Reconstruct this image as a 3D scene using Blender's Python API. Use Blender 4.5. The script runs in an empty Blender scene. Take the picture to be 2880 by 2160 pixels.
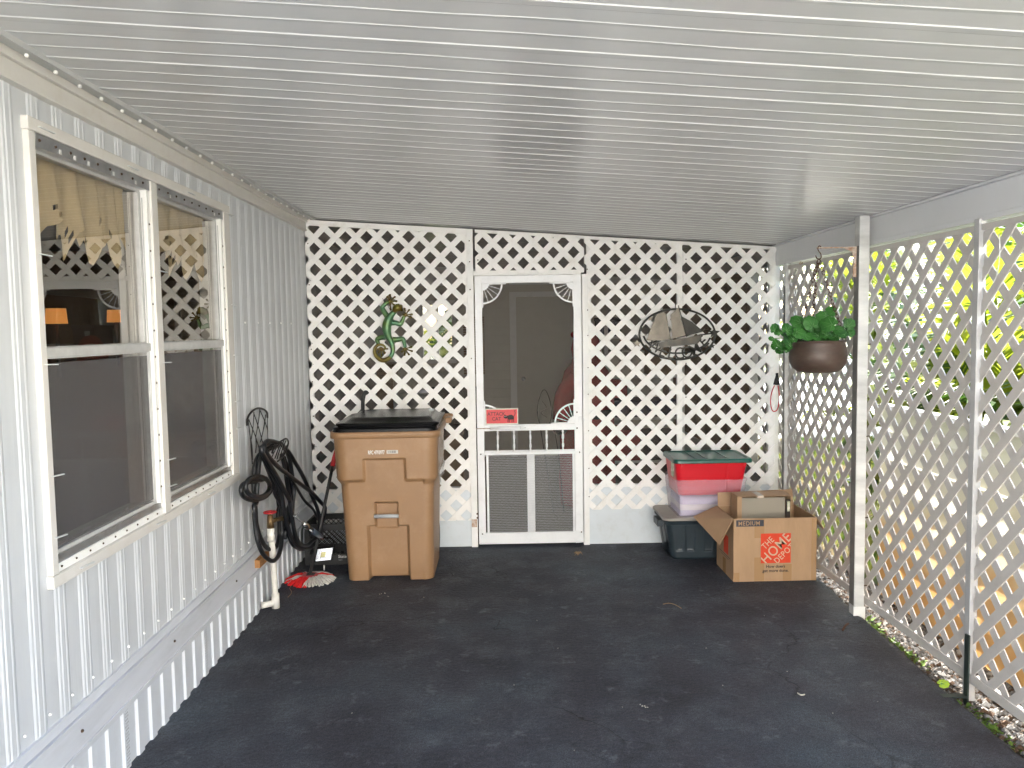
import bpy, bmesh, math, random
from math import sin, cos, pi, radians, sqrt, atan2
from mathutils import Vector, Matrix, noise
random.seed(7)
SC = bpy.context.scene
COL = SC.collection

# ------------------------------------------------------------------ camera
F = 2251.69; PITCH, YAW, ROLL = -0.0703, 0.0177, -0.0152
CAM = Vector((0, 0, 1.62))
fw = Vector((sin(YAW)*cos(PITCH), cos(YAW)*cos(PITCH), sin(PITCH)))
rt0 = Vector((cos(YAW), -sin(YAW), 0)); up0 = rt0.cross(fw)
rt = rt0*cos(ROLL) + up0*sin(ROLL); up = up0*cos(ROLL) - rt0*sin(ROLL)
cd = bpy.data.cameras.new('camera'); cam = bpy.data.objects.new('camera', cd); COL.objects.link(cam)
cam.matrix_world = Matrix(((rt.x, up.x, -fw.x, CAM.x), (rt.y, up.y, -fw.y, CAM.y), (rt.z, up.z, -fw.z, CAM.z), (0, 0, 0, 1)))
cd.sensor_width = 36; cd.lens = 36*F/2880; cd.clip_end = 500; cd.clip_start = 0.05
SC.camera = cam

# survey helpers: turn a measured sight line into a point on a known real plane
def ray(px, py): return fw + rt*((px-1440)/F) - up*((py-1080)/F)
def onX(px, py, X): d = ray(px, py); return CAM + d*(X/d.x)
def onY(px, py, Y): d = ray(px, py); return CAM + d*(Y/d.y)
def onZ(px, py, Z): d = ray(px, py); return CAM + d*((Z-1.62)/d.z)
def roofz(x): return 2.4316 - 0.0694*(x+1.381)

# ------------------------------------------------------------------ materials
MATS = {}
def mat(name, col, rough=0.6, metal=0.0, spec=0.5, var=0.0, vscale=8.0, bump=0.0, bscale=60.0, col2=None, stretch=None, trans=0.0,
        dirt=0.0, dirt_col=(0.25, 0.2, 0.14), dscale=3.0, rvar=0.0, sub=None, coat=0.0):
    m = bpy.data.materials.new(name); m.use_nodes = True; nt = m.node_tree; N = nt.nodes; L = nt.links
    b = N['Principled BSDF']; b.inputs['Roughness'].default_value = rough; b.inputs['Metallic'].default_value = metal
    b.inputs['Specular IOR Level'].default_value = spec
    if coat: b.inputs['Coat Weight'].default_value = coat
    b.inputs['Base Color'].default_value = (*col, 1)
    tc = N.new('ShaderNodeTexCoord'); mp = N.new('ShaderNodeMapping'); L.new(tc.outputs['Object'], mp.inputs[0])
    if stretch: mp.inputs['Scale'].default_value = stretch
    last = None
    if var or col2:
        n = N.new('ShaderNodeTexNoise'); n.inputs['Scale'].default_value = vscale; n.inputs['Detail'].default_value = 6; n.inputs['Roughness'].default_value = .6
        L.new(mp.outputs[0], n.inputs['Vector'])
        r = N.new('ShaderNodeValToRGB'); r.color_ramp.elements[0].position = .32; r.color_ramp.elements[1].position = .68
        c2 = col2 if col2 else tuple(c*(1-var) for c in col)
        r.color_ramp.elements[0].color = (*c2, 1); r.color_ramp.elements[1].color = (*col, 1)
        L.new(n.outputs['Fac'], r.inputs[0]); last = r.outputs[0]
        if rvar:
            mr = N.new('ShaderNodeMapRange'); mr.inputs['To Min'].default_value = rough-rvar; mr.inputs['To Max'].default_value = rough+rvar
            L.new(n.outputs['Fac'], mr.inputs['Value']); L.new(mr.outputs[0], b.inputs['Roughness'])
    if dirt:
        n2 = N.new('ShaderNodeTexNoise'); n2.inputs['Scale'].default_value = dscale; n2.inputs['Detail'].default_value = 8; n2.inputs['Roughness'].default_value = .7
        L.new(mp.outputs[0], n2.inputs['Vector'])
        r2 = N.new('ShaderNodeValToRGB'); r2.color_ramp.elements[0].position = .5; r2.color_ramp.elements[1].position = .75
        r2.color_ramp.elements[1].color = (dirt, dirt, dirt, 1); r2.color_ramp.elements[0].color = (0, 0, 0, 1)
        mx = N.new('ShaderNodeMix'); mx.data_type = 'RGBA'
        L.new(n2.outputs['Fac'], r2.inputs[0]); L.new(r2.outputs[0], mx.inputs[0])
        if last: L.new(last, mx.inputs[6])
        else: mx.inputs[6].default_value = (*col, 1)
        mx.inputs[7].default_value = (*dirt_col, 1); last = mx.outputs[2]
    if last: L.new(last, b.inputs['Base Color'])
    if bump:
        n3 = N.new('ShaderNodeTexNoise'); n3.inputs['Scale'].default_value = bscale; n3.inputs['Detail'].default_value = 4
        L.new(mp.outputs[0], n3.inputs['Vector'])
        bp = N.new('ShaderNodeBump'); bp.inputs['Strength'].default_value = bump; bp.inputs['Distance'].default_value = .004
        L.new(n3.outputs['Fac'], bp.inputs['Height']); L.new(bp.outputs[0], b.inputs['Normal'])
    if trans:
        out = N['Material Output']; tl = N.new('ShaderNodeBsdfTranslucent'); ms = N.new('ShaderNodeMixShader'); ms.inputs[0].default_value = trans
        if last: L.new(last, tl.inputs[0])
        else: tl.inputs[0].default_value = (*col, 1)
        L.new(b.outputs[0], ms.inputs[1]); L.new(tl.outputs[0], ms.inputs[2]); L.new(ms.outputs[0], out.inputs[0])
    MATS[name] = m; return m

def mesh_screen(name, col, alpha, rough=0.6):
    m = bpy.data.materials.new(name); m.use_nodes = True; nt = m.node_tree; N = nt.nodes; L = nt.links
    b = N['Principled BSDF']; b.inputs['Base Color'].default_value = (*col, 1); b.inputs['Roughness'].default_value = rough
    t = N.new('ShaderNodeBsdfTransparent'); ms = N.new('ShaderNodeMixShader'); ms.inputs[0].default_value = alpha
    L.new(t.outputs[0], ms.inputs[1]); L.new(b.outputs[0], ms.inputs[2]); L.new(ms.outputs[0], N['Material Output'].inputs[0])
    MATS[name] = m; return m

def glass(name, tint=(1, 1, 1), ior=1.9):
    m = bpy.data.materials.new(name); m.use_nodes = True; nt = m.node_tree; N = nt.nodes; L = nt.links
    N.remove(N['Principled BSDF'])
    g = N.new('ShaderNodeBsdfGlossy'); g.inputs['Roughness'].default_value = .01; g.inputs['Color'].default_value = (.95, .92, .86, 1)
    t = N.new('ShaderNodeBsdfTransparent'); t.inputs[0].default_value = (*tint, 1)
    lw_ = N.new('ShaderNodeLayerWeight'); lw_.inputs[0].default_value = .5
    pw = N.new('ShaderNodeMath'); pw.operation = 'POWER'; pw.inputs[1].default_value = 2.6; L.new(lw_.outputs['Facing'], pw.inputs[0])
    f = N.new('ShaderNodeMath'); f.operation = 'MULTIPLY_ADD'; f.inputs[1].default_value = .85; f.inputs[2].default_value = .10; L.new(pw.outputs[0], f.inputs[0])
    ms = N.new('ShaderNodeMixShader'); L.new(f.outputs[0], ms.inputs[0]); L.new(t.outputs[0], ms.inputs[1]); L.new(g.outputs[0], ms.inputs[2])
    tc = N.new('ShaderNodeTexCoord'); n = N.new('ShaderNodeTexNoise'); n.inputs['Scale'].default_value = 2.5
    bp = N.new('ShaderNodeBump'); bp.inputs['Strength'].default_value = .02; bp.inputs['Distance'].default_value = .02
    L.new(tc.outputs['Object'], n.inputs['Vector']); L.new(n.outputs['Fac'], bp.inputs['Height']); L.new(bp.outputs[0], g.inputs['Normal'])
    L.new(ms.outputs[0], N['Material Output'].inputs[0]); MATS[name] = m; return m

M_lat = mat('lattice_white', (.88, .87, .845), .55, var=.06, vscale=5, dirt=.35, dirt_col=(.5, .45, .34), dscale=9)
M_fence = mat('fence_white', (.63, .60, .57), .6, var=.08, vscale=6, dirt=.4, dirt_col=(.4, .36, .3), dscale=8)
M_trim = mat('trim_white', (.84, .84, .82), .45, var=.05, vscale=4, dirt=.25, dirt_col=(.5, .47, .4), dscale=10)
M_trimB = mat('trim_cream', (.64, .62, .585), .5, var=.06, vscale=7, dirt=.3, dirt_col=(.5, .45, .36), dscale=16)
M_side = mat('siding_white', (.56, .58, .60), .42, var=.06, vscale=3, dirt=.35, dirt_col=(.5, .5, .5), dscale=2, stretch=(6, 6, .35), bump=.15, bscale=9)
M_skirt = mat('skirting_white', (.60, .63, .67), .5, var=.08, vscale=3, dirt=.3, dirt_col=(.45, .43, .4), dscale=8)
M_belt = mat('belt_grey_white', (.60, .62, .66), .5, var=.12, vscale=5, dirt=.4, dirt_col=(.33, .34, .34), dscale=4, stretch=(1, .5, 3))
M_door = mat('door_white', (.82, .83, .84), .38, var=.04, vscale=4, dirt=.3, dirt_col=(.5, .5, .48), dscale=12)
M_kick = mat('kick_white', (.66, .71, .745), .5, var=.06, vscale=5, dirt=.35, dirt_col=(.45, .45, .42), dscale=14, bump=.3, bscale=300)
M_alu = mat('bare_aluminium', (.55, .56, .57), .35, metal=.9, var=.3, vscale=12)
M_post = mat('post_white', (.74, .74, .72), .3, var=.38, vscale=2.5, stretch=(1, 1, 4))  # wide tone variation paints mottled light onto the posts
M_dark = mat('dark_hole', (.06, .035, .02), .8)
M_rust = mat('rust', (.10, .045, .025), .85, var=.5, vscale=30)
M_rustlt = mat('rusty_white_paint', (.62, .56, .48), .6, col2=(.32, .13, .05), vscale=40)
M_black = mat('black_plastic', (.006, .006, .007), .24, var=.3, vscale=6, spec=.14)
M_blackm = mat('black_matt', (.02, .02, .021), .55, var=.3, vscale=20)
M_hose = mat('hose_rubber', (.009, .010, .013), .42, var=.35, vscale=8, bump=.15, bscale=100)
M_iron = mat('wrought_iron', (.03, .028, .027), .5, var=.4, vscale=40, metal=.3)
M_tan = mat('bin_tan', (.31, .178, .088), .42, var=.12, vscale=4, dirt=.45, dirt_col=(.42, .27, .16), dscale=5, bump=.35, bscale=500, rvar=.05)
M_greybar = mat('grey_bar', (.42, .44, .46), .35)
M_card = mat('cardboard', (.42, .27, .155), .8, var=.12, vscale=5, stretch=(3, 3, 1), bump=.35, bscale=22, dirt=.25, dirt_col=(.30, .18, .10), dscale=7)
M_cardin = mat('cardboard_inside', (.40, .255, .15), .85, var=.12, vscale=6)
M_inkd = mat('print_ink_dark', (.015, .015, .018), .7)
M_tape = mat('packing_tape', (.38, .235, .12), .25)
M_orange = mat('print_orange', (.66, .05, .012), .7, var=.12, vscale=30)
M_ink = mat('print_ink', (.045, .045, .05), .7)
M_red = mat('tote_red', (.62, .008, .02), .3, var=.08, vscale=4)
M_green = mat('tote_lid_green', (.008, .085, .065), .28, var=.15, vscale=5)
M_tote = mat('tote_slate', (.025, .038, .048), .38, var=.25, vscale=8, dirt=.2, dirt_col=(.1, .11, .12))
M_totelid = mat('tote_lid_taupe', (.36, .33, .29), .5, var=.15)
M_white = mat('white_plastic', (.82, .82, .80), .4)
M_paper = mat('paper_label', (.75, .72, .62), .6, col2=(.25, .3, .12), vscale=45)
M_brass = mat('old_brass', (.23, .15, .07), .5, metal=.7, var=.4, vscale=30)
M_redp = mat('red_enamel', (.45, .02, .025), .4)
M_mopr = mat('mop_red', (.72, .012, .015), .9, var=.3, vscale=60)
M_mopw = mat('mop_grey_white', (.60, .58, .55), .95, var=.3, vscale=60)
M_pot = mat('pot_brown_metal', (.088, .052, .038), .48, col2=(.058, .037, .029), vscale=7, dirt=.4, dirt_col=(.11, .12, .085), dscale=22, metal=.1, stretch=(1, 1, 3))
M_soil = mat('soil', (.03, .02, .012), .95)
M_leafp = mat('pot_leaf', (.055, .22, .035), .45, col2=(.016, .09, .014), vscale=14, trans=.25)
M_leafv = mat('pot_leaf_vein', (.16, .33, .12), .5)
M_gteal = mat('gecko_teal', (.06, .20, .13), .35, col2=(.12, .16, .015), vscale=6, metal=.35)
M_golive = mat('gecko_olive', (.15, .17, .02), .4, col2=(.13, .06, .01), vscale=14, metal=.35)
M_gbrown = mat('gecko_brown', (.15, .07, .015), .45, col2=(.12, .12, .02), vscale=40, metal=.3)
M_steel = mat('sculpture_steel', (.20, .175, .14), .42, metal=.65, col2=(.10, .09, .075), vscale=8)
M_steeld = mat('sculpture_dark_steel', (.05, .048, .042), .42, metal=.65, var=.4, vscale=15)
M_lace = mat('lace', (.66, .53, .32), .9, var=.15, vscale=25, trans=.3, bump=.3, bscale=80)
M_glass = glass('window_glass', (.92, .9, .86))
M_screen = mesh_screen('insect_screen', (.10, .088, .07), .38)
M_screen2 = mesh_screen('porch_screen', (.095, .072, .055), .42)
M_screenw = mesh_screen('screen_and_dimmer', (.13, .125, .13), .42)
M_clear = mesh_screen('frosted_plastic', (.82, .72, .84), .27, .35)
M_wood = mat('brown_wood_blind', (.34, .20, .10), .6, col2=(.20, .12, .06), vscale=4, stretch=(1, 1, 12))
M_navy = mat('navy_cloth', (.012, .018, .07), .8)
M_redc = mat('red_cloth', (.52, .012, .018), .8, var=.3, vscale=5)
M_inwall = mat('porch_wall', (.68, .64, .56), .7, var=.08, vscale=4)
M_carpet = mat('porch_floor', (.30, .26, .22), .9, var=.2)
M_bark = mat('palm_trunk', (.20, .16, .11), .9, var=.4, vscale=18, bump=.6, bscale=40)
M_palmA = mat('palm_leaf_yellow', (.30, .33, .035), .5, col2=(.13, .19, .006), vscale=3, trans=.5)
M_palmB = mat('palm_leaf_green', (.06, .13, .012), .5, col2=(.025, .065, .008), vscale=4, trans=.4)
M_palmC = mat('palm_leaf_dry', (.26, .20, .11), .7, col2=(.36, .32, .24), vscale=5, trans=.3)
M_gravel = mat('gravel_stone', (.20, .195, .185), .85, col2=(.09, .085, .08), vscale=25)
M_grass = mat('grass_blade', (.10, .16, .02), .7, col2=(.20, .17, .05), vscale=2, trans=.35)
M_twig = mat('dry_twig', (.40, .27, .15), .9, var=.3, vscale=30)
M_speck = mat('pale_speck', (.6, .58, .5), .8)

# ------------------------------------------------------------------ mesh builder
class MB:
    def __init__(s): s.v = []; s.f = []; s.m = []; s.sm = []
    def add(s, vs, fs, mi=0, smooth=False):
        o = len(s.v); s.v += [tuple(v) for v in vs]
        for f in fs: s.f.append([i+o for i in f]); s.m.append(mi); s.sm.append(smooth)
    def box(s, x0, x1, y0, y1, z0, z1, mi=0):
        vs = [(x, y, z) for x in (x0, x1) for y in (y0, y1) for z in (z0, z1)]
        s.add(vs, [(0, 1, 3, 2), (4, 6, 7, 5), (0, 4, 5, 1), (2, 3, 7, 6), (0, 2, 6, 4), (1, 5, 7, 3)], mi)
    def obox(s, c, u, v, w, mi=0):
        c, u, v, w = map(Vector, (c, u, v, w))
        vs = [c+u*a+v*b+w*d for a in (-1, 1) for b in (-1, 1) for d in (-1, 1)]
        s.add(vs, [(0, 1, 3, 2), (4, 6, 7, 5), (0, 4, 5, 1), (2, 3, 7, 6), (0, 2, 6, 4), (1, 5, 7, 3)], mi)
    def bar(s, a, b, w, h, mi=0, upv=(0, 0, 1)):
        a, b = Vector(a), Vector(b); d = (b-a); l = d.length; d.normalize(); u = d.cross(Vector(upv))
        if u.length < 1e-4: u = d.cross(Vector((1, 0, 0)))
        u.normalize(); v = u.cross(d)
        s.obox((a+b)/2, d*(l/2), u*(w/2), v*(h/2), mi)
    def prism(s, poly, T, d0, d1, mi=0):
        # poly in (u,v), T(u,v,w)->xyz
        n = len(poly); a = [T(u, v, d0) for u, v in poly]; b = [T(u, v, d1) for u, v in poly]
        fs = [tuple(range(n)), tuple(range(2*n-1, n-1, -1))]
        for i in range(n): j = (i+1) % n; fs.append((i, i+n, j+n, j))
        s.add(a+b, fs, mi)
    def tube(s, pts, r, n=8, mi=0, closed=False, cap=True):
        pts = [Vector(p) for p in pts]; N = len(pts)
        if N < 2: return
        rs = r if isinstance(r, (list, tuple)) else [r]*N
        tang = []
        for i in range(N):
            if closed: t = pts[(i+1) % N]-pts[i-1]
            else: t = pts[min(i+1, N-1)]-pts[max(i-1, 0)]
            tang.append(t.normalized() if t.length > 1e-9 else Vector((0, 0, 1)))
        u = tang[0].orthogonal().normalized(); vs = []
        for i in range(N):
            t = tang[i]; u = (u - t*u.dot(t)); u = u.normalized() if u.length > 1e-6 else t.orthogonal().normalized(); w = t.cross(u)
            for k in range(n):
                a = 2*pi*k/n; vs.append(pts[i]+(u*cos(a)+w*sin(a))*rs[i])
        fs = []
        for i in range(N-1 if not closed else N):
            j = (i+1) % N
            for k in range(n): fs.append((i*n+k, i*n+(k+1) % n, j*n+(k+1) % n, j*n+k))
        if cap and not closed: fs.append(tuple(range(n-1, -1, -1))); fs.append(tuple((N-1)*n+k for k in range(n)))
        s.add(vs, fs, mi, True)
    def lathe(s, prof, c=(0, 0, 0), n=32, mi=0, axis='z', sq=1.0):
        c = Vector(c); vs = []
        for r, z in prof:
            for k in range(n):
                a = 2*pi*k/n; p = Vector((r*cos(a), r*sin(a)*sq, z))
                if axis == 'y': p = Vector((p.x, p.z, p.y))
                if axis == 'x': p = Vector((p.z, p.y, p.x))
                vs.append(c+p)
        fs = [(i*n+k, i*n+(k+1) % n, (i+1)*n+(k+1) % n, (i+1)*n+k) for i in range(len(prof)-1) for k in range(n)]
        s.add(vs, fs, mi, True)
    def ball(s, c, r, mi=0, n=10, sc=(1, 1, 1)):
        c = Vector(c); vs = []; fs = []
        for i in range(n+1):
            th = pi*i/n
            for k in range(n*2):
                a = pi*k/n; vs.append(c+Vector((r*sc[0]*sin(th)*cos(a), r*sc[1]*sin(th)*sin(a), r*sc[2]*cos(th))))
        for i in range(n):
            for k in range(2*n): fs.append((i*2*n+k, i*2*n+(k+1) % (2*n), (i+1)*2*n+(k+1) % (2*n), (i+1)*2*n+k))
        s.add(vs, fs, mi, True)
    def build(s, name, mats, parent=None, bevel=0, seg=2, loc=None, fix=True):
        me = bpy.data.meshes.new(name); me.from_pydata(s.v, [], s.f); me.update()
        if not isinstance(mats, (list, tuple)): mats = [mats]
        for m in mats: me.materials.append(m)
        for p, mi, sm in zip(me.polygons, s.m, s.sm): p.material_index = mi; p.use_smooth = sm
        if fix:
            bm = bmesh.new(); bm.from_mesh(me); bmesh.ops.remove_doubles(bm, verts=bm.verts, dist=1e-6)
            bmesh.ops.recalc_face_normals(bm, faces=bm.faces); bm.to_mesh(me); bm.free()
        o = bpy.data.objects.new(name, me); COL.objects.link(o)
        if parent is not None:
            o.parent = parent; o.matrix_parent_inverse = parent_world(parent).inverted()
        if bevel:
            b = o.modifiers.new('b', 'BEVEL'); b.width = bevel; b.segments = seg; b.limit_method = 'ANGLE'; b.angle_limit = radians(40)
            b.harden_normals = False
        return o
PW = {}
def build_each(s, name, mats, parent=None, bevel=0):
    """one object for every separate piece collected in the builder"""
    par = list(range(len(s.v)))
    def fd(a):
        while par[a] != a: par[a] = par[par[a]]; a = par[a]
        return a
    for f in s.f:
        for q in f[1:]: par[fd(q)] = fd(f[0])
    grp = {}
    for i, f in enumerate(s.f): grp.setdefault(fd(f[0]), []).append(i)
    for g_ in grp.values():
        n = MB(); mp = {}
        for i in g_:
            nf = []
            for q in s.f[i]:
                if q not in mp: mp[q] = len(n.v); n.v.append(s.v[q])
                nf.append(mp[q])
            n.f.append(nf); n.m.append(s.m[i]); n.sm.append(s.sm[i])
        n.build(name, mats, parent, bevel)
def parent_world(p):
    return PW.get(p.name, Matrix.Identity(4))
def tag(o, label=None, cat=None, group=None, kind=None):
    if label: o['label'] = label
    if cat: o['category'] = cat
    if group: o['group'] = group
    if kind: o['kind'] = kind
    return o
def thing(name, loc, label, cat, group=None, kind=None):
    o = bpy.data.objects.new(name, None); COL.objects.link(o); o.location = loc; o.empty_display_size = .1
    PW[o.name] = Matrix.Translation(Vector(loc)); return tag(o, label, cat, group, kind)

def catmull(P, n=8, closed=False):
    P = [Vector(p) for p in P]; N = len(P); out = []
    for i in range(N if closed else N-1):
        if closed: p0, p1, p2, p3 = P[i-1], P[i], P[(i+1) % N], P[(i+2) % N]
        else: p0, p1, p2, p3 = P[max(i-1, 0)], P[i], P[i+1], P[min(i+2, N-1)]
        for k in range(n):
            t = k/n; out.append(.5*((2*p1)+(p2-p0)*t+(2*p0-5*p1+4*p2-p3)*t*t+(3*p1-p0-3*p2+p3)*t**3))
    if not closed: out.append(P[-1])
    return out

def clip(poly, cl):
    # Sutherland-Hodgman, cl convex CCW
    out = poly
    for i in range(len(cl)):
        a, b = cl[i], cl[(i+1) % len(cl)]; inp = out; out = []
        if not inp: return []
        def side(p): return (b[0]-a[0])*(p[1]-a[1])-(b[1]-a[1])*(p[0]-a[0])
        for k in range(len(inp)):
            p, q = inp[k-1], inp[k]; sp, sq = side(p), side(q)
            if sq >= 0:
                if sp < 0: t = sp/(sp-sq); out.append((p[0]+(q[0]-p[0])*t, p[1]+(q[1]-p[1])*t))
                out.append(q)
            elif sp >= 0: t = sp/(sp-sq); out.append((p[0]+(q[0]-p[0])*t, p[1]+(q[1]-p[1])*t))
    return out

def lattice(mb, cl, hole, p, T, w=.042, t=.007, front=1):
    """crossed diagonal strips clipped to the convex outline cl; hole = a hole centre, p = spacing"""
    us = [c[0] for c in cl]; vs = [c[1] for c in cl]; u0, u1, v0, v1 = min(us), max(us), min(vs), max(vs)
    R = 6; h = w/sqrt(2)
    for lay, sgn in ((0, 1), (1, -1)):
        # sgn 1: '/' strips (u - v const) ; -1: '\' strips (u + v const)
        c0 = hole[0]-sgn*hole[1]+p/2
        lo = (u0-(v1 if sgn > 0 else -v0)); hi = (u1-(v0 if sgn > 0 else -v1))
        k = math.floor((lo-c0)/p)-1
        while c0+k*p < hi+p:
            c = c0+k*p; k += 1
            jit = random.uniform(-.0012, .0012); c += jit
            vA, vB = v0-1, v1+1
            pl = [(c-h+sgn*vA, vA), (c+h+sgn*vA, vA), (c+h+sgn*vB, vB), (c-h+sgn*vB, vB)]
            pl = clip(pl, cl)
            if len(pl) > 2:
                if lay == 0: mb.prism(pl, T, 0, t)
                else: mb.prism(pl, T, t, 2*t)

def text(s, size, origin, ux, uy, m, parent, name, off=0.0, ext=.0006, align='LEFT', xs=1.0, shear=0, spacing=1.0):
    cu = bpy.data.curves.new('tmp', 'FONT'); cu.body = s; cu.size = size; cu.offset = off; cu.extrude = ext; cu.align_x = align
    cu.shear = shear; cu.space_character = spacing; cu.resolution_u = 3
    ob = bpy.data.objects.new('tmp', cu); COL.objects.link(ob)
    dg = bpy.context.evaluated_depsgraph_get(); dg.update(); me = bpy.data.meshes.new_from_object(ob.evaluated_get(dg))
    bpy.data.objects.remove(ob)
    ux, uy = Vector(ux).normalized(), Vector(uy).normalized(); uz = ux.cross(uy)
    o3 = Vector(origin)
    for v in me.vertices: c = v.co.copy(); v.co = o3+ux*c.x*xs+uy*c.y+uz*c.z
    me.materials.clear(); me.materials.append(m); me.name = name
    if parent == 'RAW': return me
    o = bpy.data.objects.new(name, me); COL.objects.link(o)
    o.parent = parent; o.matrix_parent_inverse = parent_world(parent).inverted()
    return o

def rrect(x0, x1, y0, y1, r, nf=60, nc=6, ns=24):
    """perimeter points from front-left going along the front (y0) CCW; returns (pt, normal, side)"""
    out = []
    def seg(a, b, n, nrm, sd):
        for i in range(n): t = i/n; out.append(((a[0]+(b[0]-a[0])*t, a[1]+(b[1]-a[1])*t), nrm, sd))
    def arc(cx, cy, a0, sd):
        for i in range(nc): a = a0+(pi/2)*i/nc; out.append(((cx+r*cos(a), cy+r*sin(a)), (cos(a), sin(a)), sd))
    seg((x0+r, y0), (x1-r, y0), nf, (0, -1), 'f'); arc(x1-r, y0+r, -pi/2, 'c')
    seg((x1, y0+r), (x1, y1-r), ns, (1, 0), 'r'); arc(x1-r, y1-r, 0, 'c')
    seg((x1-r, y1), (x0+r, y1), ns, (0, 1), 'b'); arc(x0+r, y1-r, pi/2, 'c')
    seg((x0, y1-r), (x0, y0+r), ns, (-1, 0), 'l'); arc(x0+r, y0+r, pi, 'c')
    return out
def sstep(a, b, x):
    if a == b: return 1.0 if x >= a else 0.0
    t = max(0, min(1, (x-a)/(b-a))); return t*t*(3-2*t)
def shell(mb, sec, zs, disp=None, mi=0, nf=60, ns=24, nc=6, capb=True, capt=False, smooth=True):
    rows = []
    vs = []
    for z in zs:
        x0, x1, y0, y1, r = sec(z); P = rrect(x0, x1, y0, y1, r, nf, nc, ns)
        for (p, nrm, sd) in P:
            d = disp(p[0], p[1], z, sd, nrm) if disp else 0
            vs.append((p[0]+nrm[0]*d, p[1]+nrm[1]*d, z))
    n = len(P); fs = [(i*n+k, i*n+(k+1) % n, (i+1)*n+(k+1) % n, (i+1)*n+k) for i in range(len(zs)-1) for k in range(n)]
    mb.add(vs, fs, mi, smooth)
    if capb: mb.add(vs[:n], [tuple(range(n))], mi)
    if capt: mb.add(vs[-n:], [tuple(range(n))], mi)
def lin(a, b, n): return [a+(b-a)*i/(n-1) for i in range(n)]

WX = -1.381    # siding plane
BY = 5.85      # front plane of the lattice end wall

# =================================================================== GROUND
def ground_material():
    m = bpy.data.materials.new('ground_grass'); m.use_nodes = True; N = m.node_tree.nodes; L = m.node_tree.links; b = N['Principled BSDF']
    tc = N.new('ShaderNodeTexCoord'); n = N.new('ShaderNodeTexNoise'); n.inputs['Scale'].default_value = 3; n.inputs['Detail'].default_value = 10
    L.new(tc.outputs['Object'], n.inputs['Vector']); r = N.new('ShaderNodeValToRGB'); e = r.color_ramp.elements
    e[0].position = .35; e[0].color = (.04, .07, .012, 1); e[1].position = .65; e[1].color = (.17, .13, .05, 1)
    k = r.color_ramp.elements.new(.5); k.color = (.09, .12, .02, 1)
    L.new(n.outputs['Fac'], r.inputs[0]); L.new(r.outputs[0], b.inputs['Base Color']); b.inputs['Roughness'].default_value = .95
    return m
g = MB(); g.add([(-60, -60, -.06), (80, -60, -.06), (80, 90, -.06), (-60, 90, -.06)], [(0, 1, 2, 3)]); tag(g.build('ground', ground_material(), fix=False), kind='structure')
M_conc = mat('concrete_pale', (.60, .57, .50), .85, var=.12, vscale=2, dirt=.3, dirt_col=(.4, .36, .3))
g = MB(); g.box(-12, 40, -22, -2.0, -.2, -.045); tag(g.build('road', M_conc), kind='structure')  # unseen pale ground behind the camera, put in to bounce light under the roof
g = MB(); g.box(2.35, 40, 11.4, 24, -.2, -.03); tag(g.build('path', M_conc), kind='structure')

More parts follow.
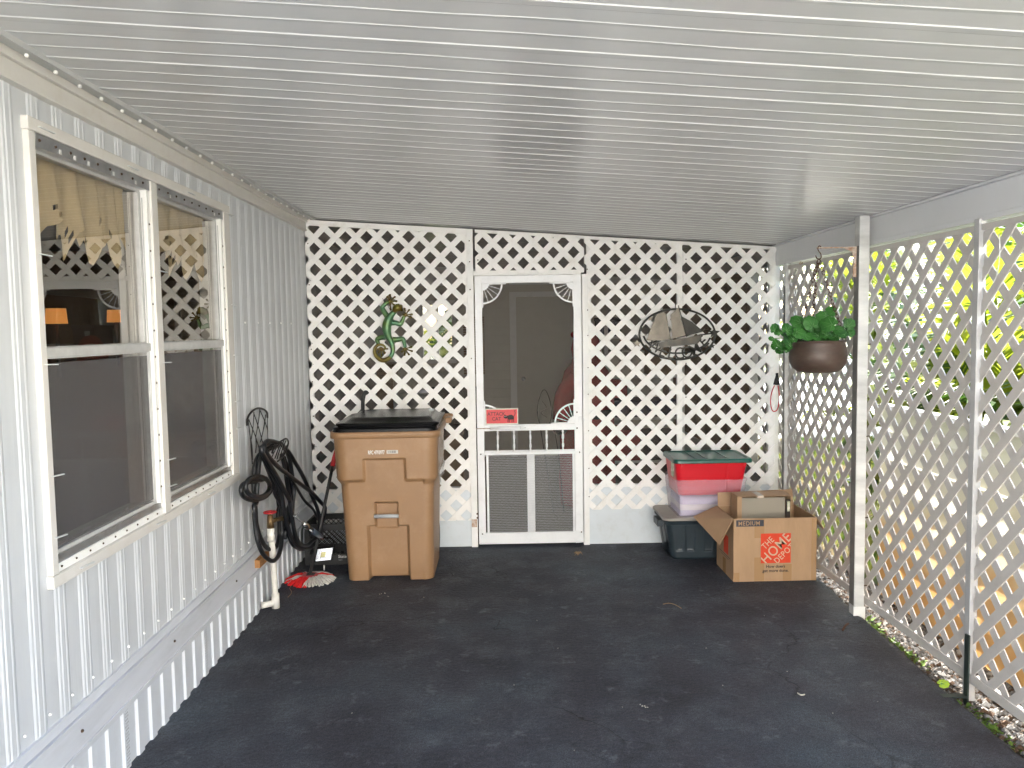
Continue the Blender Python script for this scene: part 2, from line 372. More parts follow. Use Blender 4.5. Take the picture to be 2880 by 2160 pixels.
def slab_material():
    m = bpy.data.materials.new('sealed_asphalt'); m.use_nodes = True; N = m.node_tree.nodes; L = m.node_tree.links; b = N['Principled BSDF']
    tc = N.new('ShaderNodeTexCoord')
    def nz(sc, det=8, rough=.6):
        n = N.new('ShaderNodeTexNoise'); n.inputs['Scale'].default_value = sc; n.inputs['Detail'].default_value = det; n.inputs['Roughness'].default_value = rough
        L.new(tc.outputs['Object'], n.inputs['Vector']); return n.outputs['Fac']
    def ramp(src, pts):
        r = N.new('ShaderNodeValToRGB'); e = r.color_ramp.elements
        e[0].position, e[0].color = pts[0][0], (*pts[0][1], 1); e[1].position, e[1].color = pts[-1][0], (*pts[-1][1], 1)
        for p, c in pts[1:-1]: k = e.new(p); k.color = (*c, 1)
        L.new(src, r.inputs[0]); return r.outputs[0]
    def mix(f, a, c, mode='MIX'):
        x = N.new('ShaderNodeMix'); x.data_type = 'RGBA'; x.blend_type = mode
        if isinstance(f, float): x.inputs[0].default_value = f
        else: L.new(f, x.inputs[0])
        for s_, i in ((a, 6), (c, 7)):
            if isinstance(s_, tuple): x.inputs[i].default_value = (*s_, 1)
            else: L.new(s_, x.inputs[i])
        return x.outputs[2]
    base = ramp(nz(1.1, 4), [(.34, (.026, .027, .038)), (.5, (.042, .045, .060)), (.66, (.054, .070, .090))])
    mott = ramp(nz(4, 10, .7), [(.48, (0, 0, 0)), (.70, (.75, .75, .75))])
    c = mix(mott, base, (.090, .108, .130))
    grit = ramp(nz(220, 3), [(.42, (.55, .55, .55)), (.6, (1.35, 1.35, 1.35))]); c = mix(1.0, c, grit, 'MULTIPLY')
    g2 = ramp(nz(55, 5, .75), [(.36, (.72, .72, .72)), (.64, (1.3, 1.3, 1.3))]); c = mix(1.0, c, g2, 'MULTIPLY')
    scf = ramp(nz(7, 12, .75), [(.57, (0, 0, 0)), (.68, (.8, .8, .8))]); c = mix(scf, c, (.15, .17, .195))
    sp = N.new('ShaderNodeTexVoronoi'); sp.inputs['Scale'].default_value = 9; L.new(tc.outputs['Object'], sp.inputs['Vector'])
    spr = ramp(sp.outputs['Distance'], [(.018, (.8, .8, .8)), (.032, (0, 0, 0))])
    sel = ramp(nz(2.3, 2), [(.52, (0, 0, 0)), (.6, (1, 1, 1))]); spm = mix(1.0, spr, sel, 'MULTIPLY'); c = mix(spm, c, (.38, .37, .33))
    # hairline cracks
    v = N.new('ShaderNodeTexVoronoi'); v.feature = 'DISTANCE_TO_EDGE'; v.inputs['Scale'].default_value = 1.3
    wn = N.new('ShaderNodeTexNoise'); wn.inputs['Scale'].default_value = 5; wn.inputs['Detail'].default_value = 5; L.new(tc.outputs['Object'], wn.inputs['Vector'])
    ad = N.new('ShaderNodeVectorMath'); ad.operation = 'MULTIPLY_ADD'; ad.inputs[1].default_value = (.35, .35, .35); L.new(wn.outputs['Color'], ad.inputs[0]); L.new(tc.outputs['Object'], ad.inputs[2])
    L.new(ad.outputs[0], v.inputs['Vector'])
    cr = ramp(v.outputs['Distance'], [(.0, (.9, .9, .9)), (.010, (0, 0, 0))]); crm = mix(1.0, cr, ramp(nz(.9, 2), [(.5, (0, 0, 0)), (.6, (1, 1, 1))]), 'MULTIPLY')
    c = mix(crm, c, (.008, .008, .01))
    # pour seam across the slab
    sy = N.new('ShaderNodeSeparateXYZ'); L.new(tc.outputs['Object'], sy.inputs[0])
    m1 = N.new('ShaderNodeMath'); m1.operation = 'MULTIPLY_ADD'; m1.inputs[1].default_value = .06; L.new(nz(2.2, 6), m1.inputs[0]); L.new(sy.outputs['Y'], m1.inputs[2])
    m2 = N.new('ShaderNodeMath'); m2.operation = 'SUBTRACT'; m2.inputs[1].default_value = 4.58; L.new(m1.outputs[0], m2.inputs[0])
    m3 = N.new('ShaderNodeMath'); m3.operation = 'ABSOLUTE'; L.new(m2.outputs[0], m3.inputs[0])
    seam = mix(1.0, ramp(m3.outputs[0], [(0, (.7, .7, .7)), (.007, (0, 0, 0))]), ramp(nz(1.6, 3), [(.4, (.15, .15, .15)), (.6, (1, 1, 1))]), 'MULTIPLY'); c = mix(seam, c, (.010, .010, .013))
    L.new(c, b.inputs['Base Color'])
    rr = N.new('ShaderNodeMapRange'); rr.inputs['To Min'].default_value = .5; rr.inputs['To Max'].default_value = .8; L.new(nz(2.5), rr.inputs['Value']); L.new(rr.outputs[0], b.inputs['Roughness'])
    b.inputs['Specular IOR Level'].default_value = .35
    bp = N.new('ShaderNodeBump'); bp.inputs['Strength'].default_value = .8; bp.inputs['Distance'].default_value = .004; L.new(nz(170, 4), bp.inputs['Height'])
    bp2 = N.new('ShaderNodeBump'); bp2.inputs['Strength'].default_value = .9; bp2.inputs['Distance'].default_value = .014; L.new(nz(45, 6), bp2.inputs['Height']); L.new(bp.outputs[0], bp2.inputs['Normal'])
    bp3 = N.new('ShaderNodeBump'); bp3.inputs['Strength'].default_value = .6; bp3.inputs['Distance'].default_value = -.01; L.new(crm, bp3.inputs['Height']); L.new(bp2.outputs[0], bp3.inputs['Normal'])
    L.new(bp3.outputs[0], b.inputs['Normal'])
    return m
# slab with a ragged right edge
s = MB(); ys = lin(-2.2, 5.95, 240); top = []
for y in ys:
    ex = 1.925+.045*max(0, y-2.8) + .018*noise.noise(Vector((y*3, 0, 0)))+.010*noise.noise(Vector((y*14, 3, 0)))
    if y > 5: ex = max(ex, 2.03)
    top.append((ex, y))
vs = []; fs = []
for i, (ex, y) in enumerate(top): vs += [(-1.44, y, 0), (ex-.02, y, 0), (ex, y, -.008), (ex+.01, y, -.08)]
for i in range(len(top)-1):
    for k in range(3): fs.append((i*4+k, i*4+k+1, i*4+k+5, i*4+k+4))
s.add(vs, fs); tag(s.build('driveway', slab_material()), kind='structure')
s = MB(); s.box(-1.5, 2.25, 5.96, 10.2, -.05, -.002); tag(s.build('porch_floor', M_carpet), kind='structure')

# gravel and litter in the strip along the fence
def blob(mb, c, r, mi=0):
    c = Vector(c); q = [(1, 0, 0), (-1, 0, 0), (0, 1, 0), (0, -1, 0), (0, 0, .7), (0, 0, -.7)]
    vs = [c+Vector((a*r*random.uniform(.6, 1.2), b*r*random.uniform(.6, 1.2), d*r)) for a, b, d in q]
    mb.add(vs, [(0, 2, 4), (2, 1, 4), (1, 3, 4), (3, 0, 4), (2, 0, 5), (1, 2, 5), (3, 1, 5), (0, 3, 5)], mi)
gr = MB()
for i in range(9000):
    y = random.uniform(2.2, 5.9); x = random.uniform(1.92, 2.36)
    rr = random.choice([.004, .006, .008, .011, .016]) * (1.2 if x > 2.0 else 1)
    blob(gr, (x, y, -.045+random.uniform(0, .012)), rr, random.choice([0, 0, 1, 2]))
gs = MB(); vs = []; fs = []
for i in range(60):
    for k in range(8): vs.append((1.9+k*.07, 2+i*.07, -.05+.012*noise.noise(Vector((i*.7, k*.9, 0)))))
for i in range(59):
    for k in range(7): a = i*8+k; fs.append((a, a+1, a+9, a+8))
M_dirt = mat('sandy_dirt', (.14, .12, .10), .95, col2=(.07, .055, .04), vscale=14, bump=.6, bscale=80)
gr.add(vs, fs, 3)
o = gr.build('gravel', [M_gravel, mat('pale_pebble', (.30, .29, .27), .85), mat('brown_chip', (.10, .06, .035), .9), M_dirt], fix=False)
tag(o, 'loose grey gravel and dry litter along the slab edge under the fence', 'gravel', kind='stuff')

# lawn blades
gb = MB()
def blade(mb, x, y, h, mi=0, z=-.06, w=.006):
    a = random.uniform(0, 2*pi); b = random.uniform(0, 2*pi); l = h*random.uniform(.2, .7)
    dx, dy = cos(a)*w, sin(a)*w
    mb.add([(x-dx, y-dy, z), (x+dx, y+dy, z), (x+cos(b)*l*.4+dx*.6, y+sin(b)*l*.4+dy*.6, z+h*.6), (x+cos(b)*l, y+sin(b)*l, z+h)], [(0, 1, 2), (0, 2, 3)], mi)
for i in range(42000):
    y = 5.2+6.2*random.random()**1.3; x = 2.3+4.0*random.random()
    d = noise.noise(Vector((x*1.3, y*1.3, 0)))
    blade(gb, x, y, random.uniform(.03, .09), 1 if d > .15 else (2 if random.random() < .25 else 0), w=.007)
o = gb.build('grass', [M_grass, M_palmC, mat('grass_dark', (.06, .12, .02), .8, trans=.3)], fix=False)
tag(o, 'patchy green and straw coloured lawn beyond the lattice fence', 'grass', kind='stuff')

# =================================================================== MOBILE HOME SIDE
home = thing('mobile_home', (WX, 4, 0), 'white corrugated metal side of the mobile home with a double window', 'mobile home')
# windows geometry
WY0, WY1, WZ0, WZ1 = 2.42, 4.17, .85, 2.262
# ribbed siding as a swept profile with a hole for the window
def siding_profile(y0, y1, base, step=.1365, y_ref=4.25):
    """list of (y, x) : flat pans with paired raised ribs"""
    P = [(y0, base)]; k = math.floor((y0-y_ref)/step)
    while True:
        c = y_ref+k*step; k += 1
        if c > y1+.02: break
        for dy, dx in ((-.032, 0), (-.025, .003), (-.018, .0036), (-.013, .0015), (-.008, .0042), (.010, .0042), (.015, .0018), (.020, .0036), (.028, .0026), (.036, 0)):
            y = c+dy
            if y0 < y < y1: P.append((y, base+dx))
    P.append((y1, base)); return P
def sweep(mb, P, z0, z1, nz=1, mi=0, wav=0.0):
    vs = []; zs = lin(z0, z1, nz+1)
    for z in zs:
        for y, x in P: vs.append((x+(wav*noise.noise(Vector((y*1.7, z*1.3, 4))) if wav else 0), y, z))
    n = len(P); fs = [(i*n+k, i*n+k+1, (i+1)*n+k+1, (i+1)*n+k) for i in range(nz) for k in range(n-1)]
    mb.add(vs, fs, mi)
s = MB()
for (a, b, z0, z1) in ((-1.0, WY0+.02, .36, 2.36), (WY0+.02, WY1-.02, .36, WZ0+.02), (WY0+.02, WY1-.02, WZ1-.02, 2.36), (WY1-.02, 10.0, .36, 2.36)):
    sweep(s, siding_profile(a, b, WX), z0, z1, 10, wav=.004)
for i in range(34):
    y = 1.6+i*.13
    s.ball((WX+.006, y, .47), .005, 1, 4)
for y in (4.42, 4.66, 4.9, 5.15, 5.4): s.ball((WX+.004, y, 1.67), .005, 1, 4)
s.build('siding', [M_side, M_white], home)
# eave fascia: two stepped boards, slightly wavy
s = MB()
def strip(mb, x0, x1, z0, z1, y0=-1, y1=5.84, n=60, amp=.003, mi=0):
    vs = []
    for i in range(n+1):
        y = y0+(y1-y0)*i/n; w = amp*noise.noise(Vector((y*2.1, z0*9, 0)))
        vs += [(x0, y, z0+w), (x1, y, z0+w), (x1, y, z1+w), (x0, y, z1+w)]
    fs = [(i*4+k, i*4+(k+1) % 4, i*4+4+(k+1) % 4, i*4+4+k) for i in range(n) for k in range(4)]+[(0, 1, 2, 3), (n*4, n*4+1, n*4+2, n*4+3)]
    mb.add(vs, fs, mi)
strip(s, WX-.01, WX+.028, 2.335, 2.345, amp=.002); strip(s, WX-.01, WX+.022, 2.345, 2.395); strip(s, WX-.01, WX+.035, 2.395, 2.424, amp=.001); s.box(WX-.03, WX+.02, 5.86, 10.0, 2.33, 2.45)
s.build('fascia', M_trimB, home, bevel=.002)
# belt trim above skirting
s = MB(); strip(s, WX-.02, WX+.012, .392, .425, amp=.001, y1=9.9); strip(s, WX-.02, WX+.022, .372, .390, amp=.001, y1=9.9)
strip(s, WX-.02, WX+.006, .275, .372, amp=.001, y1=9.9); strip(s, WX-.02, WX+.012, .255, .275, amp=.001, y1=9.9)
for y in (1.9, 2.55, 3.3, 4.1, 4.9): s.ball((WX+.008, y, .33), .006, 1, 4)
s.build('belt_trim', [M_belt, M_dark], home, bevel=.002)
# skirting : broad alternating pans with perforated vent strips
s = MB(); P = []; y = -1.0; sk = WX-.035
while y < 9.9:
    P += [(y, sk+.006), (y+.052, sk+.006), (y+.058, sk+.016), (y+.10, sk+.016), (y+.106, sk+.006)]; y += .116
sweep(s, P, -.01, .262, 1)
def vent(y):
    for iz in range(20):
        for ky in range(3):
            zz = .01+iz*.0125; yy = y+ky*.009+(iz % 2)*.004
            s.box(sk+.0162, sk+.0168, yy, yy+.005, zz, zz+.006, 1)
for k in (20, 26, 33, 40, 47): vent(-1.0+.116*k+.066)
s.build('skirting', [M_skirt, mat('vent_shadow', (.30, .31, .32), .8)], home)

# window: casing boards, metal frame, sashes, panes
wn = MB(); X0 = WX
def wbox(mb, y0, y1, z0, z1, x0, x1, mi=0): mb.box(x0, x1, y0, y1, z0, z1, mi)
M_sash = mat('sash_grey_white', (.52, .52, .51), .35, var=.2, vscale=20); M_jamb = mat('jamb_grey', (.42, .41, .39), .5, var=.25, vscale=6, stretch=(4, 4, .4))
win = thing('window', (WX, 3.26, 1.56), None, None); win.parent = home; win.matrix_parent_inverse = PW['mobile_home'].inverted()
# the window is an Empty under the home, its pieces are sub-parts
s = MB()
wbox(s, 2.415, 2.449, .885, 2.222, WX-.02, WX+.020); wbox(s, 3.245, 3.302, .885, 2.222, WX-.01, WX+.020); wbox(s, 4.095, 4.177, .885, 2.222, WX-.02, WX+.020)
wbox(s, 2.411, 4.181, 2.2225, 2.262, WX-.02, WX+.022)
wbox(s, 2.411, 4.181, .846, .8845, WX-.02, WX+.022)
build_each(s, 'casing', M_trimB, win, .003)
s = MB()   # aluminium flange
for (a, b) in ((2.449, 3.245), (3.302, 4.095)):
    wbox(s, a, b, 2.182, 2.222, WX-.02, WX+.014, 1)
    wbox(s, a, b, .885, .912, WX-.02, WX+.010, 0); wbox(s, a, b, .912, .935, WX-.02, WX+.003, 1)
    wbox(s, b-.024, b, .935, 2.182, WX-.02, WX+.010, 0)
    wbox(s, a, a+.004, .935, 2.182, WX-.02, WX+.010, 0)
    k = a+.03
    while k < b-.02:
        s.ball((WX+.015, k, 2.203), .0050, 2, 4); s.ball((WX+.011, k, .899), .004, 2, 4)
        if random.random() < .4: s.box(WX+.0142, WX+.0150, k+.02, k+.034, 2.186, 2.200, 3)
        k += .088
    z = 1.0
    while z < 2.15: s.ball((WX+.011, b-.012, z), .004, 2, 4); z += .105
s.build('frame', [M_trim, M_alu, M_dark, M_white], win)
for (a, b) in ((2.453, 3.215), (3.306, 4.068)):
    s = MB()
    for (z0, z1, xx) in ((1.568, 2.186, WX-.030), (.935, 1.560, WX-.020)):
        t = .015
        wbox(s, a, b, z1-t, z1, xx-.012, xx+.018); wbox(s, a, b, z0, z0+t, xx-.012, xx+.018)
        wbox(s, a, a+.008, z0+t, z1-t, xx-.012, xx+.018); wbox(s, b-t-.006, b, z0+t, z1-t, xx-.012, xx+.018)
    wbox(s, a, b, 1.549, 1.580, WX-.0195, WX+.004)
    wbox(s, a+.002, a+.006, .96, 2.15, WX-.004, WX+.0005); wbox(s, b-.012, b-.008, .96, 2.15, WX-.004, WX+.0005)
    s.build('sash', M_sash, win, bevel=.002)
    for (z0, z1, xx) in ((1.58, 2.172, WX-.028), (.948, 1.549, WX-.022)):
        s = MB(); s.add([(xx, a+.012, z0), (xx, b-.021, z0), (xx, b-.021, z1), (xx, a+.012, z1)], [(0, 1, 2, 3)]); s.build('pane', M_glass, win, fix=False)
    s = MB(); s.box(WX-.10, WX-.034, b-.021, b-.0, .93, 2.17); s.box(WX-.10, WX-.034, a, b-.022, .925, .945); s.build('jamb', M_jamb, win)
    s = MB()
    s = MB(); s.box(WX-.003, WX-.002, a+.012, b-.028, .957, 1.532)
    s.build('screen', M_screenw, win)
# small clear storm clips
s = MB()
def clipx(y, z, dy=.05): 
    s.bar((WX+.025, y-.008, z), (WX+.028, y+dy, z-.002), .009, .003)
for z in (1.86, 1.53, 1.19, 1.0): clipx(2.44, z, .045)
for z in (1.87, 1.50, 1.10, .99): clipx(3.29, z)
for z in (2.22, 1.76, 1.5, 1.26, 1.12): clipx(4.16, z, .06)
for y in (2.47, 3.05, 3.62): clipx(y, 2.24, .07); clipx(y+.1, .866, .07)
build_each(s, 'clip', mat('clear_clip', (.62, .64, .64), .25), win)

# room behind the window (seen dimly)
M_room = mat('room_panelling', (.16, .085, .04), .7, var=.3, vscale=3)
M_roomd = mat('room_dark', (.05, .04, .035), .8)
s = MB(); s.box(-4.6, -4.5, 1.6, 7.2, .5, 2.35); s.box(-4.6, WX-.05, 7.2, 7.3, .5, 2.35); s.box(-4.6, WX-.05, 1.5, 1.6, .5, 2.35); s.box(-4.6, WX-.05, 1.5, 7.3, .45, .5, 1); s.box(-4.6, WX-.05, 1.5, 7.3, 2.35, 2.4, 1)
s.build('room_lining', [M_room, M_roomd], home)
M_lamp = bpy.data.materials.new('lit_lamp_shade'); M_lamp.use_nodes = True; bb = M_lamp.node_tree.nodes['Principled BSDF']
bb.inputs['Base Color'].default_value = (.8, .4, .12, 1); bb.inputs['Emission Color'].default_value = (1, .38, .08, 1); bb.inputs['Emission Strength'].default_value = .6
# lace valance
def valance(y0, y1, label):
    s = MB(); n = 90; rows = 14; vs = []
    for i in range(n+1):
        t = i/n; y = y0+(y1-y0)*t; fold = .018*sin(t*38)+.01*sin(t*71+1)
        seg = (t*5.2) % 1; drop = .19+.05*abs(sin(t*pi*5.2))+.10*(max(0, 1-abs(seg-.5)*4.5))+.05*(max(0, 1-abs(((t*5.2+.33) % 1)-.5)*7))+.015*noise.noise(Vector((t*30, 1, 0)))
        for k in range(rows+1):
            q = k/rows; vs.append((WX-.075+fold*(.3+q), y, 2.20-drop*q))
    fs = []
    for i in range(n):
        for k in range(rows):
            h = (k in (9, 10, 12)) and (i*7+k*3) % 13 == 0
            if not h: fs.append((i*(rows+1)+k, (i+1)*(rows+1)+k, (i+1)*(rows+1)+k+1, i*(rows+1)+k+1))
    s.add(vs, fs, 0, True); o = s.build('lace_valance', M_lace, fix=False)
    return tag(o, label, 'curtain', 'lace valances inside the window')
valance(2.40, 3.20, 'cream lace valance with pointed drops in the larger nearer pane')
valance(3.30, 4.06, 'cream lace valance with pointed drops in the farther pane beside the siding')
LA, LB = onX(158, 889, -2.9), onX(325, 889, -3.1)
for (y, z, x, lb) in ((LA.y, LA.z, LA.x, 'small glowing amber lamp shade seen inside the window, nearer the left frame'), (LB.y, LB.z, LB.x, 'small glowing orange lamp shade seen inside the window, nearer the middle post')):
    t = thing('table_lamp', (x, y, z-.4), lb, 'lamp'); s = MB(); s.lathe([(.060, z+.05), (.068, z-.05)], (x, y, 0), 20); s.build('lamp_shade', M_lamp, t)
    s = MB(); s.tube([(x, y, z-.4), (x, y, z-.05)], .012); s.build('stem', M_roomd, t)

# =================================================================== ROOF
roof = thing('carport_roof', (0, 3, 2.3), 'white ribbed aluminium carport roof sloping down to the right', 'roof')
s = MB(); nx = 70; P = []
y = -.02-.305*2; REND = 10.3; per = .305; ref = 1.79
k = math.ceil((.62-ref)/per)
while True:
    y = ref+k*per; k += 1
    if y > REND: break
    P += [(y-.003, 0), (y, -.0025), (y+.002, -.0026), (y+.028, -.0018), (y+.034, 0),
          (y+.103, 0), (y+.106, -.0017), (y+.110, -.0012), (y+.124, 0), (y+.206, 0), (y+.209, -.0017), (y+.213, -.0012), (y+.227, 0)]
vs = []
for (yy, dz) in P:
    for i in range(nx+1):
        x = -1.42+i*(2.16+1.42)/nx
        ridge = 1 if (yy-ref) % per > .06 and (yy-ref) % per < .29 else .2
        w = (.018*noise.noise(Vector((x*1.0, yy*2.2, 0)))+.006*noise.noise(Vector((x*3, yy*5, 2))))*ridge
        vs.append((x, yy+w, roofz(x)+dz+.0015*noise.noise(Vector((x*2, yy*2, 7)))))
fs = [(j*(nx+1)+i, j*(nx+1)+i+1, (j+1)*(nx+1)+i+1, (j+1)*(nx+1)+i) for j in range(len(P)-1) for i in range(nx)]
s.add(vs, fs)
ytop0, ytop1 = P[0][0], P[-1][0]
s.add([(-1.42, ytop0, roofz(-1.42)+.05), (2.2, ytop0, roofz(2.2)+.05), (2.2, ytop1, roofz(2.2)+.05), (-1.42, ytop1, roofz(-1.42)+.05)], [(0, 1, 2, 3)])
s.add([(-1.42, ytop0, roofz(-1.42)+.05), (2.2, ytop0, roofz(2.2)+.05), (2.2, ytop0, roofz(2.2)-.02), (-1.42, ytop0, roofz(-1.42)-.02)], [(0, 1, 2, 3)])
def roof_material():
    m = mat('roof_white_aluminium', (.63, .635, .64), .24, var=.05, vscale=3)
    N = m.node_tree.nodes; L = m.node_tree.links; b = N['Principled BSDF']
    b.inputs['Specular IOR Level'].default_value = .6
    tc = N['Texture Coordinate']; mp = N.new('ShaderNodeMapping'); mp.inputs['Scale'].default_value = (9, .5, 1); L.new(tc.outputs['Object'], mp.inputs[0])
    n = N.new('ShaderNodeTexNoise'); n.inputs['Scale'].default_value = 1; n.inputs['Detail'].default_value = 5; L.new(mp.outputs[0], n.inputs['Vector'])
    bp = N.new('ShaderNodeBump'); bp.inputs['Strength'].default_value = .25; bp.inputs['Distance'].default_value = .002; L.new(n.outputs['Fac'], bp.inputs['Height'])
    n2 = N.new('ShaderNodeTexNoise'); n2.inputs['Scale'].default_value = 1.6; n2.inputs['Detail'].default_value = 3; L.new(tc.outputs['Object'], n2.inputs['Vector'])
    bp2 = N.new('ShaderNodeBump'); bp2.inputs['Strength'].default_value = .25; bp2.inputs['Distance'].default_value = .01; L.new(n2.outputs['Fac'], bp2.inputs['Height']); L.new(bp.outputs[0], bp2.inputs['Normal'])
    L.new(bp2.outputs[0], b.inputs['Normal']); return m
s.build('roof_panel', roof_material(), roof, fix=False)
# wall flashing with rivets
s = MB(); fx = WX+.035
s.add([(fx, -.9, 2.421), (fx, 5.84, 2.421), (fx+.055, 5.84, roofz(fx+.055)-.016), (fx+.055, -.9, roofz(fx+.055)-.016)], [(0, 1, 2, 3)])
s.add([(fx+.055, -.9, roofz(fx+.055)-.016), (fx+.055, 5.84, roofz(fx+.055)-.016), (fx+.057, 5.84, roofz(fx)-.0), (fx+.057, -.9, roofz(fx)-.0)], [(0, 1, 2, 3)])
y = 1.6
while y < 5.8:
    s.ball((fx+.028, y, 2.409), .0065, 1, 5); y += random.choice([.14, .15, .16])
s.build('flashing', [mat('flashing_grey', (.50, .51, .51), .4, var=.1), M_white], roof)
# side beam
s = MB(); ya, yb_ = .6, 5.80
s.box(2.045, 2.085, ya, yb_, 2.045, 2.183); s.box(2.028, 2.045, ya, yb_, 2.034, 2.058); s.box(2.022, 2.095, ya, yb_, 2.183, 2.194)
s.box(2.085, 2.16, ya, yb_, 2.034, 2.045); s.box(2.045, 2.11, 5.801, 10.1, 2.05, 2.20); s.box(-1.42, 2.15, 9.99, 10.11, 2.15, 2.47)
s.build('beam', mat('beam_white', (.78, .79, .80), .4, var=.05, vscale=2), roof, bevel=.003)

# corner gutter closure behind the beam and end fascia
s = MB(); s.add([(-1.40, BY-.022, roofz(-1.40)-.072+.02), (2.05, BY-.022, roofz(2.05)-.012), (2.05, BY-.022, roofz(2.05)+.0), (-1.40, BY-.022, roofz(-1.4)+.0)], [(0, 1, 2, 3)])

# posts
M_shade = mat('painted_shade_grey', (.20, .195, .185), .6, var=.2)  # dark grey for the shaded side of the posts
def post(x0, x1, y0, y1, z1, label, base=-.05, ledge=True):
    t = thing('support_post', ((x0+x1)/2, (y0+y1)/2, 0), label, 'post')
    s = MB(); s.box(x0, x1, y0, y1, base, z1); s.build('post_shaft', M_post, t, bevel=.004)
    if ledge: s = MB(); s.box(x0-.0015, x0-.0003, y0+.004, y1-.004, .055, z1-.16); s.build('shade_plate', M_shade, t)  # thin dark plate paints shade on the post's left face
    s = MB()
    if ledge:
        for z in (.17, .55, 1.0, 1.5): s.bar((x1-.004, y0-.004, z), (x1+.012, y0-.004, z+.002), .004, .006)
        s.box(x0-.004, x1+.004, y0-.004, y0+.0, -.02, .05, 1)
    build_each(s, 'fixing', [M_dark, M_trim], t)
    return t
post(1.950, 2.006, 4.296, 4.36, 2.19, 'square white main post with painted mottled light holding the roof beam')
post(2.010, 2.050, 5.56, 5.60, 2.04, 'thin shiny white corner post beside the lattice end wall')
# second, slimmer fence post with a steel angle at its foot
M_postg = mat('post_grey', (.50, .50, .50), .4, var=.15, vscale=5)
t = thing('support_post', (2.04, 3.34, 0), 'slim grey-white fence post with a dark steel angle at its foot', 'post')
s = MB(); s.box(2.016, 2.050, 3.335, 3.375, -.03, 2.045); s.build('post_shaft', M_postg, t, bevel=.003)
s = MB(); s.box(2.003, 2.011, 3.315, 3.345, -.04, .27); s.box(1.90, 2.011, 3.315, 3.350, -.006, .001); build_each(s, 'angle_bracket', mat('dark_steel_angle', (.035, .05, .045), .5, metal=.4), t, .001)

# =================================================================== BACK LATTICE WALL
def TY(u, v, w): return (u, BY+.014-w, v)   # w grows toward the viewer
G = 'white diagonal lattice panels of the end wall'
def back_panel(x0, x1, zb, ztop, hole, p, label):
    t = thing('trellis', ((x0+x1)/2, BY, zb), label, 'lattice', G)
    s = MB(); cl = [(x0, zb), (x1, zb), (x1, ztop(x1)), (x0, ztop(x0))]
    # back layer is "\" so the "/" strips are nearest the viewer
    us = MB()
    def T2(u, v, w): return TY(u, v, .014-w)
    lattice(s, cl, hole, p, T2, w=.0425, t=.0055)
    s.build('slats', M_lat, t, fix=True)
    s = MB(); y = zb+.1; 
    while y < ztop(x0)-.05:
        s.ball((x0+.02, BY-.002, y), .0048, random.choice([0, 1, 0]), 4); y += random.uniform(.18, .3)
    build_each(s, 'screw', [M_dark, M_rust], t)
    return t
back_panel(-1.372, -.165, .20, lambda x: roofz(x)-.048-.0, (-1.309, 2.361), .1517, 'tall white lattice panel carrying the green gecko, left of the screen door')
back_panel(-.150, .640, 2.012, lambda x: roofz(x)-.022, (-.094, 2.233), .1465, 'short white lattice panel above the screen door')
back_panel(.642, 1.361, .262, lambda x: roofz(x)-.028, (.793, 2.18), .1478, 'white lattice panel carrying the ship ornament, right of the screen door')
back_panel(1.363, 2.045, .262, lambda x: roofz(x)-.028, (.793, 2.18), .1478, 'white lattice panel at the right corner above the storage totes')
# framed screen wall behind the lattice
ew = thing('end_wall', (.3, BY+.05, 0), 'white framed kick boards and screening behind the lattice of the end wall', 'wall')
s = MB()
for (a, b) in ((-1.40, -.212), (.655, 2.03)): s.box(a, b, BY+.018, BY+.040, -.02, .425)
build_each(s, 'kick_board', M_kick, ew, .002)
s = MB()
for (a, b) in ((-1.385, -1.352), (1.322, 1.36), (2.00, 2.05), (-.225, -.19), (.66, .69)): s.box(a, b, BY+.0165, BY+.055, .425, roofz(b)-.02)
s.box(-1.352, -.225, BY+.0165, BY+.06, .425, .445); s.box(.69, 2.0, BY+.0165, BY+.06, .425, .445)
build_each(s, 'stud', M_trim, ew, .002)
s = MB()
def slopebar(x0, x1, zo, h, y0, y1):
    s.add([(x, y, roofz(x)+z) for y in (y0, y1) for x, z in ((x0, zo-h), (x1, zo-h), (x1, zo), (x0, zo))],
          [(0, 1, 2, 3), (7, 6, 5, 4), (0, 4, 5, 1), (1, 5, 6, 2), (2, 6, 7, 3), (3, 7, 4, 0)])
slopebar(-1.372, -.165, -.014, .038, BY-.004, BY+.03); slopebar(-.15, .64, -.012, .022, BY+.016, BY+.05); slopebar(.64, 2.045, -.014, .022, BY+.016, BY+.05)
s.box(-1.395, -1.345, BY+.0165, BY+.03, .2, 2.3)
s.build('top_plate', M_lat, ew, bevel=.002)
s = MB()
s.add([(-1.35, BY+.06, .44), (-.22, BY+.06, .44), (-.22, BY+.06, 2.34), (-1.35, BY+.06, 2.40)], [(0, 1, 2, 3)])
s.add([(.69, BY+.06, .44), (2.0, BY+.06, .44), (2.0, BY+.06, 2.18), (.69, BY+.06, 2.27)], [(0, 1, 2, 3)])
s.add([(-.2, BY+.06, 2.03), (.64, BY+.06, 2.03), (.64, BY+.06, 2.28), (-.2, BY+.06, 2.34)], [(0, 1, 2, 3)])
s.build('insect_screen', M_screen2, ew, fix=False)
s = MB(); s.box(-.212, -.166, BY-.006, BY+.05, -.01, 2.335); s.box(.622, .648, BY-.02, BY+.05, .09, 2.0); s.box(.622, .665, BY-.004, BY+.05, -.01, 2.0, 0)
s.box(-.166, .622, BY+.0165, BY+.05, 2.0, 2.035)
for z in (.22, .25): s.ball((-.168, BY-.008, z), .007, 1, 5)
for z in (1.9, 2.1, 2.25, 1.4): s.ball((-.19, BY-.007, z), .005, 2, 4)
s.box(-.21, -.17, BY+.0, BY-.0065, .15, .21, 3)
s.build('door_frame', [M_trim, M_rust, M_dark, M_rustlt], ew, bevel=.002)

